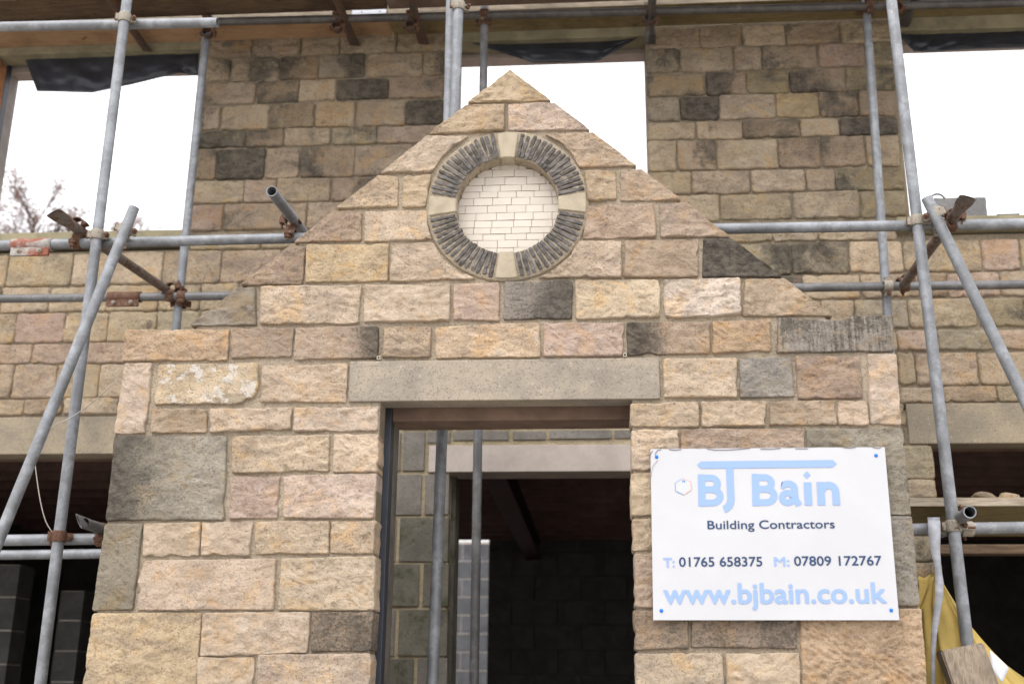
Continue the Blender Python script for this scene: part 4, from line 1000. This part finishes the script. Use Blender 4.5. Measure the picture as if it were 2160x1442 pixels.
def text(name, s, p0, p1, hpx, mat, bold=0.0, cap='H', parent=None):
    """one printed line from baseline start p0 to baseline end p1; hpx = height of the sample letter in photo pixels"""
    cu_ = bpy.data.curves.new(name, 'FONT'); cu_.body = s; cu_.size = 1; cu_.resolution_u = 4; cu_.fill_mode = 'FRONT'
    t = bpy.data.objects.new('tmp', cu_); COL.objects.link(t)
    me = bpy.data.meshes.new_from_object(t.evaluated_get(bpy.context.evaluated_depsgraph_get()))
    bpy.data.objects.remove(t); bm = bmesh.new(); bm.from_mesh(me); bpy.data.meshes.remove(me)
    xs = [v.co.x for v in bm.verts]; x0, x1 = min(xs), max(xs); A, B = SP(*p0), SP(*p1)
    H = (SP(p0[0], p0[1]-hpx)-A).z; capz = .729 if cap == 'H' else .547
    for v in bm.verts:
        f = (v.co.x-x0)/(x1-x0); b = A.lerp(B, f); v.co = Vector((b.x, YT, b.z + v.co.y/capz*H))
    if bold:       # a heavier weight: the same letters laid over themselves a hair apart
        src = bm.copy(); me2 = bpy.data.meshes.new('tmp'); src.to_mesh(me2); src.free(); hh = H/capz*bold
        for k in range(8):
            n0 = len(bm.verts); bm.from_mesh(me2); bm.verts.ensure_lookup_table(); a_ = k*math.pi/4
            bmesh.ops.translate(bm, verts=bm.verts[n0:], vec=(math.cos(a_)*hh, -.00003*(k+1), math.sin(a_)*hh))
        bpy.data.meshes.remove(me2)
    o = obj(name, bm, mat, parent or sg); o['kind'] = 'stuff'; return o
def flat(name, polys, mat, parent=None, y=YT):
    bm = bmesh.new()
    for pl in polys:
        vs_ = [bm.verts.new((p.x, y, p.z)) for p in pl]; f = bm.faces.new(vs_)
    bmesh.ops.triangulate(bm, faces=bm.faces)
    return obj(name, bm, mat, parent or sg)
def strokes(name, paths, mat, parent=None):
    """letters drawn as broad pen strokes: each path = (photo points, width in photo pixels)"""
    bm = bmesh.new()
    for k, (pts, wpx) in enumerate(paths):
        P = [SP(*p) for p in pts]; n = len(P); wd = wpx*(SP(1601, 1100)-SP(1600, 1100)).x; L = []; yy = YT-.00002*k
        for i, p in enumerate(P):
            d0 = (P[i]-P[i-1]).normalized() if i else (P[1]-P[0]).normalized(); d1 = (P[i+1]-P[i]).normalized() if i < n-1 else d0
            d = (d0+d1).normalized(); nn = Vector((-d.z, 0, d.x)); kx = 1/max(.5, d.dot(d1))
            L.append((bm.verts.new((p.x+nn.x*wd/2*kx, yy, p.z+nn.z*wd/2*kx)), bm.verts.new((p.x-nn.x*wd/2*kx, yy, p.z-nn.z*wd/2*kx))))
        for a_, b_ in zip(L, L[1:]): bm.faces.new((a_[0], a_[1], b_[1], b_[0]))
    bmesh.ops.recalc_face_normals(bm, faces=bm.faces)
    return obj(name, bm, mat, parent or sg)
def arc(cx_, cy_, rx, ry, a0, a1, n=14): return [(cx_+rx*math.cos(rad(a0+(a1-a0)*i/n)), cy_+ry*math.sin(rad(a0+(a1-a0)*i/n))) for i in range(n+1)]
def SZ(zx, zy): return (1320+zx/3.2767, 900+zy/3.2767)      # from the enlarged view of the sign
def zz(L): return [SZ(*p) for p in L]
W_ = 15.2
def capB(x, y0, y1, wd):
    h = y1-y0; ym = y0+h*.47; r1, r2 = (ym-y0)/2, (y1-ym)/2; xo = x+wd*.50
    return [([(x, y0-W_*1.6), (x+4, y1+W_*1.6)], W_*3.2767),
            ([(x, y0+0), (xo, y0)]+arc(xo, y0+r1, wd*.34, r1, -90, 90)[1:]+[(x, ym)], W_*3.0), ([(x, ym), (xo+wd*.06, ym)]+arc(xo+wd*.06, ym+r2, wd*.42, r2, -90, 90)[1:]+[(x+4, y1)], W_*3.0)]
def scaled(L, k=1/3.2767): return [(zz(p), w_*k) for p, w_ in L]
logo = capB(523, 351, 523, 132) + capB(896, 348, 520, 132)
logo += [([(718, 262), (722, 390), (727, 495)]+arc(665, 497, 62, 72, 2, 78, 10)[1:], 50)]
# a, i, n
logo += [([(1078, 402)]+arc(1120, 425, 46, 34, 218, 360, 10)+[(1172, 500), (1200, 540)], 46), (arc(1118, 488, 37, 34, 0, 360, 26), 43)]
logo += [([(1256, 382), (1264, 541)], 52)]
logo += [([(1345, 380), (1353, 540)], 52), (arc(1402, 447, 48, 45, 190, 360, 14)+[(1455, 500), (1457, 540)], 50)]
bar = zz([(493, 262), (520, 238), (1430, 228), (1457, 252), (1430, 278), (520, 287)])
lg = strokes('logo_lettering', scaled(logo), M_LB)
flat('logo_bar', [[SP(*p) for p in bar]], M_LB, y=YT-.0003)
flat('letter_dot', [[SP(*p) for p in zz([(1226, 331), (1252, 305), (1277, 331), (1252, 357)])]], M_LB)
text('company_lettering', 'Building Contractors', (1493,1115), (1761,1113), 18.5, M_NV, .012)
text('phone_prefix', 'T:', (1400,1195), (1423,1195), 20, M_LB, .02); text('phone_lettering', '01765 658375', (1433,1194), (1608,1193), 20.5, M_NV, .014)
text('phone_prefix', 'M:', (1634,1193), (1665,1193), 20, M_LB, .02); text('phone_lettering', '07809 172767', (1676,1192), (1860,1191), 20.5, M_NV, .014)
text('web_lettering', 'www.b\u0237bain.co.uk' if False else 'www.bjbain.co.uk', (1401,1272), (1870,1270), 44, M_LB, .022, 'H')
for px, py in ((1385,963), (1848,960), (1395,1287), (1880,1286)):
    c = SP(px, py); bm = bmesh.new(); bmesh.ops.create_uvsphere(bm, u_segments=14, v_segments=8, radius=.0068, matrix=Matrix.Translation((c.x, YT+.001, c.z)) @ Matrix.Diagonal((1, .7, 1, 1))); obj('screw_cap', bm, M_SC, sg, smooth=True)
hexp = zz([(340, 386), (394, 356), (450, 376), (455, 434), (402, 470), (344, 444)])
stk = empty('safety_sticker', SP(1441, 1026), 'small round-cornered hexagonal sticker near the sign\'s left edge', 'sticker')
hc = SP(1441, 1026); HP = [SP(*p) for p in hexp]
flat('sticker_face', [[hc.lerp(p, 1.0) for p in HP]], M_SG, stk, YT-.0002)
for i in range(6):
    a_, b_ = HP[i], HP[(i+1) % 6]; flat('sticker_rim', [[a_, b_, hc.lerp(b_, .94), hc.lerp(a_, .94)]], M_HX1 if i in (5, 0, 4) else M_HX2, stk, YT-.0004)
for k, (zx, zy, ww) in enumerate(((397, 400, 40), (397, 412, 62), (397, 424, 66), (397, 436, 58), (397, 446, 40))):
    flat('sticker_print', [[SP(*p) for p in zz([(zx-ww/2, zy-2), (zx+ww/2, zy-2), (zx+ww/2, zy+2), (zx-ww/2, zy+2)])]], M_HXG, stk, YT-.0004)
flat('sticker_mark', [[SP(*p) for p in zz(arc(401, 378, 11, 11, 150, 400, 10)+arc(401, 380, 5, 5, 400, 150, 10))]], M_HX1, stk, YT-.0005)
# peeling film lines along the upper edge and left corner
bm = bmesh.new(); rr = random.Random(3)
for seg in ([(205,205),(207,175),(222,155),(245,152)], [(560,147),(620,155),(700,155),(780,150),(860,142)], [(300,152),(340,156),(385,151)], [(930,149),(1000,150),(1070,143)], [(1170,146),(1260,146)], [(165,205),(172,180),(185,160)], [(163,390),(175,330),(185,270),(222,225)], [(1500,138),(1545,142),(1590,136)], [(1705,136),(1740,143),(1765,138)]):
    poly_path(bm, [SP(*SZ(*p))+Vector((0, -.0002, -.002)) for p in seg], .0011 if seg[0][0] != 163 else .0006, 5)
obj('peeling_film', bm, M_TANE, sg)['kind'] = 'stuff'

# ------------------------------------------------------------------ loose cable on the left
bm = bmesh.new()
cp = [at(x, y, Y) for x, y, Y in ((246,803,.02), (225,822,.10), (190,852,.22), (150,880,.30), (118,895,.34), (92,910,.37), (78,918,.42), (72,935,.46), (73,965,.47), (78,1010,.47), (86,1060,.47), (97,1100,.47), (112,1124,.48))]
fine = []
for i in range(len(cp)-1):
    p0, p1, p2, p3 = cp[max(i-1, 0)], cp[i], cp[i+1], cp[min(i+2, len(cp)-1)]
    for t in (0, .25, .5, .75): fine.append(.5*((2*p1)+(p2-p0)*t+(2*p0-5*p1+4*p2-p3)*t*t+(3*p1-p0-3*p2+p3)*t**3))
fine.append(cp[-1]); poly_path(bm, fine, .0022, 6)
tag(obj('loose_wire', bm, M_WR, smooth=True), 'thin loose wire looped round the left brace and hanging to the low ledger', 'wire')

# ------------------------------------------------------------------ yellow bulk bag, its strap and the timber post at lower right
YG = .62
bag = empty('bulk_bag', at(2040, 1440, YG), 'slack yellow woven bulk bag hanging beside the porch corner', 'bag')
cx0 = at(1974, 1206, YG); H_ = cx0.z-at(2000, 1500, YG).z; bm = bmesh.new(); rings = []; NB = 72
for j in range(28):
    t = j/27; zc = cx0.z-H_*t; c = at(1974+t*70, 1206, YG); wl_ = .012+.16*t+.05*min(1, t*4); wr_ = .012+.25*t**2.2+.012*min(1, t*5); ring = []
    for i in range(NB):
        a_ = i*2*math.pi/NB; rx = wr_ if math.cos(a_) > 0 else wl_
        fold = 1+.2*math.sin(a_*9+t*1.5+1.2*math.sin(a_*2))*min(1, .25+t)+.09*math.sin(a_*17+2)*min(1, t*2)
        ring.append(Vector((c.x+math.cos(a_)*rx*fold, YG+.02+math.sin(a_)*(.02+.16*t)*fold, zc+.02*noise.noise(Vector((math.cos(a_)*2, math.sin(a_)*2, t*3)))*t)))
    rings.append(ring)
sweep(bm, rings, caps=True); bmesh.ops.recalc_face_normals(bm, faces=bm.faces); obj('bag_body', bm, M_YB, bag, smooth=True)
bm = bmesh.new(); g = []
for j in range(9):          # flap of the bag opening folded to the left
    t = j/8; a_ = at(1936+4*math.sin(t*5), 1217+t*75, YG-.13); b_ = at(1972-t*32, 1212+t*80, YG-.09)
    g.append([bm.verts.new(a_.lerp(b_, k/6)+Vector((0, .02*math.sin(k*1.5+t*2), .008*math.sin(k*2)*(1-t)))) for k in range(7)])
for j in range(8):
    for k in range(6): bm.faces.new((g[j][k], g[j][k+1], g[j+1][k+1], g[j+1][k]))
o = obj('bag_flap', bm, M_YB, bag, smooth=True); o.modifiers.new('thickness', 'SOLIDIFY').thickness = .002
lb = [at(x, y, YG-.24) for x, y in ((2088,1370), (2128,1408), (2113,1440), (2090,1410))]
bm = bmesh.new(); vs_ = [bm.verts.new(p) for p in lb]; bm.faces.new(vs_); bmesh.ops.subdivide_edges(bm, edges=bm.edges, cuts=4, use_grid_fill=True)
for v in bm.verts: v.co.y += .008*noise.noise(v.co*20)
o = obj('bag_label', bm, M_WL, bag, smooth=True); o.modifiers.new('thickness', 'SOLIDIFY').thickness = .001
sp = [(1970,1100,.475,13), (1971,1125,.462,13), (1973,1160,.455,10), (1978,1195,.45,7), (1981,1230,.45,9), (1980,1262,.45,8), (1975,1300,.44,7), (1970,1340,.43,6), (1968,1385,.43,4.5), (1967,1442,.43,4), (1966,1520,.43,4)]
bm = bmesh.new(); prev = None; NS = len(sp)
fr, bk_ = [], []
for i, (x, y, Y, hw) in enumerate(sp):
    tw = .006*math.sin(i*1.1)
    l, rgt = at(x-hw, y, Y+tw), at(x+hw, y, Y-tw); fr.append((l, rgt))
tp = [at(1970-13, 1102, .60), at(1970+13, 1102, .60)]
V = [[bm.verts.new(p) for p in pr] for pr in [tp]+[(at(1957,1098,.55)+Vector((0,0,.012)), at(1983,1098,.55)+Vector((0,0,.012)))]+fr]
for a_, b_ in zip(V, V[1:]): bm.faces.new((a_[0], a_[1], b_[1], b_[0]))
o = tag(obj('webbing_strap', bm, M_STP, smooth=True), 'frayed grey webbing strap looped over the low right ledger, twisting downwards', 'strap'); o.modifiers.new('thickness', 'SOLIDIFY').thickness = .003
Yt = .22
f0, f1, f2, f3 = at(1984,1371,Yt), at(2075,1354,Yt+.01), at(2140,1500,Yt-.05), at(2030,1500,Yt-.05)
l0, l1 = at(1972,1373,Yt+.10), at(1996,1500,Yt+.06)
dn = (f3-f0); bm = bmesh.new(); dv = (l0-f0)
A = [bm.verts.new(p) for p in (f0, f1, f1+dn*5, f0+dn*5)]; B = [bm.verts.new(p+dv) for p in (f0, f1, f1+dn*5, f0+dn*5)]
bm.faces.new(A); bm.faces.new(B[::-1])
for i in range(4): bm.faces.new((A[i], A[(i+1) % 4], B[(i+1) % 4], B[i]))
bmesh.ops.recalc_face_normals(bm, faces=bm.faces); bmesh.ops.bevel(bm, geom=bm.edges[:], offset=.006, segments=2, affect='EDGES')
tag(obj('timber_post', bm, M_WP), 'weathered grey-brown timber post end in front of the bag at lower right', 'post')

# ------------------------------------------------------------------ bare russet trees beyond the left window
def tree(base, h, seed, label, lean=0):
    rg = random.Random(seed); root = empty('bare_tree', base, label, 'tree', 'leafless trees beyond the house')
    tr = bmesh.new(); tw = bmesh.new(); lf = bmesh.new()
    def branch(p, d, L, r, lev):
        n = 4; q_ = p
        pts = [p]
        for i in range(n):
            d = (d+Vector((rg.uniform(-1, 1), rg.uniform(-1, 1), rg.uniform(-.3, .8)))*.13).normalized(); q_ = q_+d*L/n; pts.append(q_)
        b = tr if lev < 2 else tw
        for i in range(n): rod(b, pts[i], pts[i+1], r*(1-.18*i), 6 if lev < 2 else 3, r*(1-.18*(i+1)))
        if lev >= 3:
            for i in range(1, n+1):
                for k in range(3):
                    if rg.random() < .75:
                        c = pts[i]+Vector((rg.uniform(-.1, .1), rg.uniform(-.1, .1), rg.uniform(-.1, .1))); s_ = rg.uniform(.012, .026); u = Vector((rg.uniform(-1, 1), rg.uniform(-1, 1), rg.uniform(-1, 1))).normalized(); x, y, z_ = frame(u)
                        lf.faces.new([lf.verts.new(c+x*s_*a_+y*s_*.6*b_) for a_, b_ in ((-1, 0), (0, 1), (1, 0), (0, -1))])
        if lev < 4:
            k = (13, 10, 7, 4)[lev]
            for i in range(k):
                t = .3+.7*(i+rg.random())/k; s = min(n-1, int(t*n)); pp = pts[s].lerp(pts[s+1], t*n-s)
                a_ = rg.uniform(0, 6.28); x, y, z_ = frame(d); nd = (d*rg.uniform(.6, 1.0)+(x*math.cos(a_)+y*math.sin(a_))*rg.uniform(.45, .8)+EZ*.25).normalized()
                branch(pp, nd, L*rg.uniform(.36, .52)*(1.15-.4*t), r*.42, lev+1)
    branch(Vector(base), Vector((lean, 0, 1)).normalized(), h*.72, h*.012, 0)
    obj('trunk', tr, M_BARK, root)
    obj('twigs', tw, M_BARK, root)['kind'] = 'stuff'
    obj('leaves', lf, M_LF, root)['kind'] = 'stuff'
for px, Y, top, sd, lab in ((10, 11, 350, 3, 'russet twiggy tree low in the left window, the nearest and densest'), (78, 12, 405, 8, 'thinner leafless tree right of the russet one, partly behind the flattened putlog'), (-40, 14, 318, 5, 'farther leafless tree behind the russet one')):
    b_ = at(px, 480, Y); tp_ = at(px, top, Y).z
    tree((b_.x, Y, GZ), tp_-GZ, sd, lab)
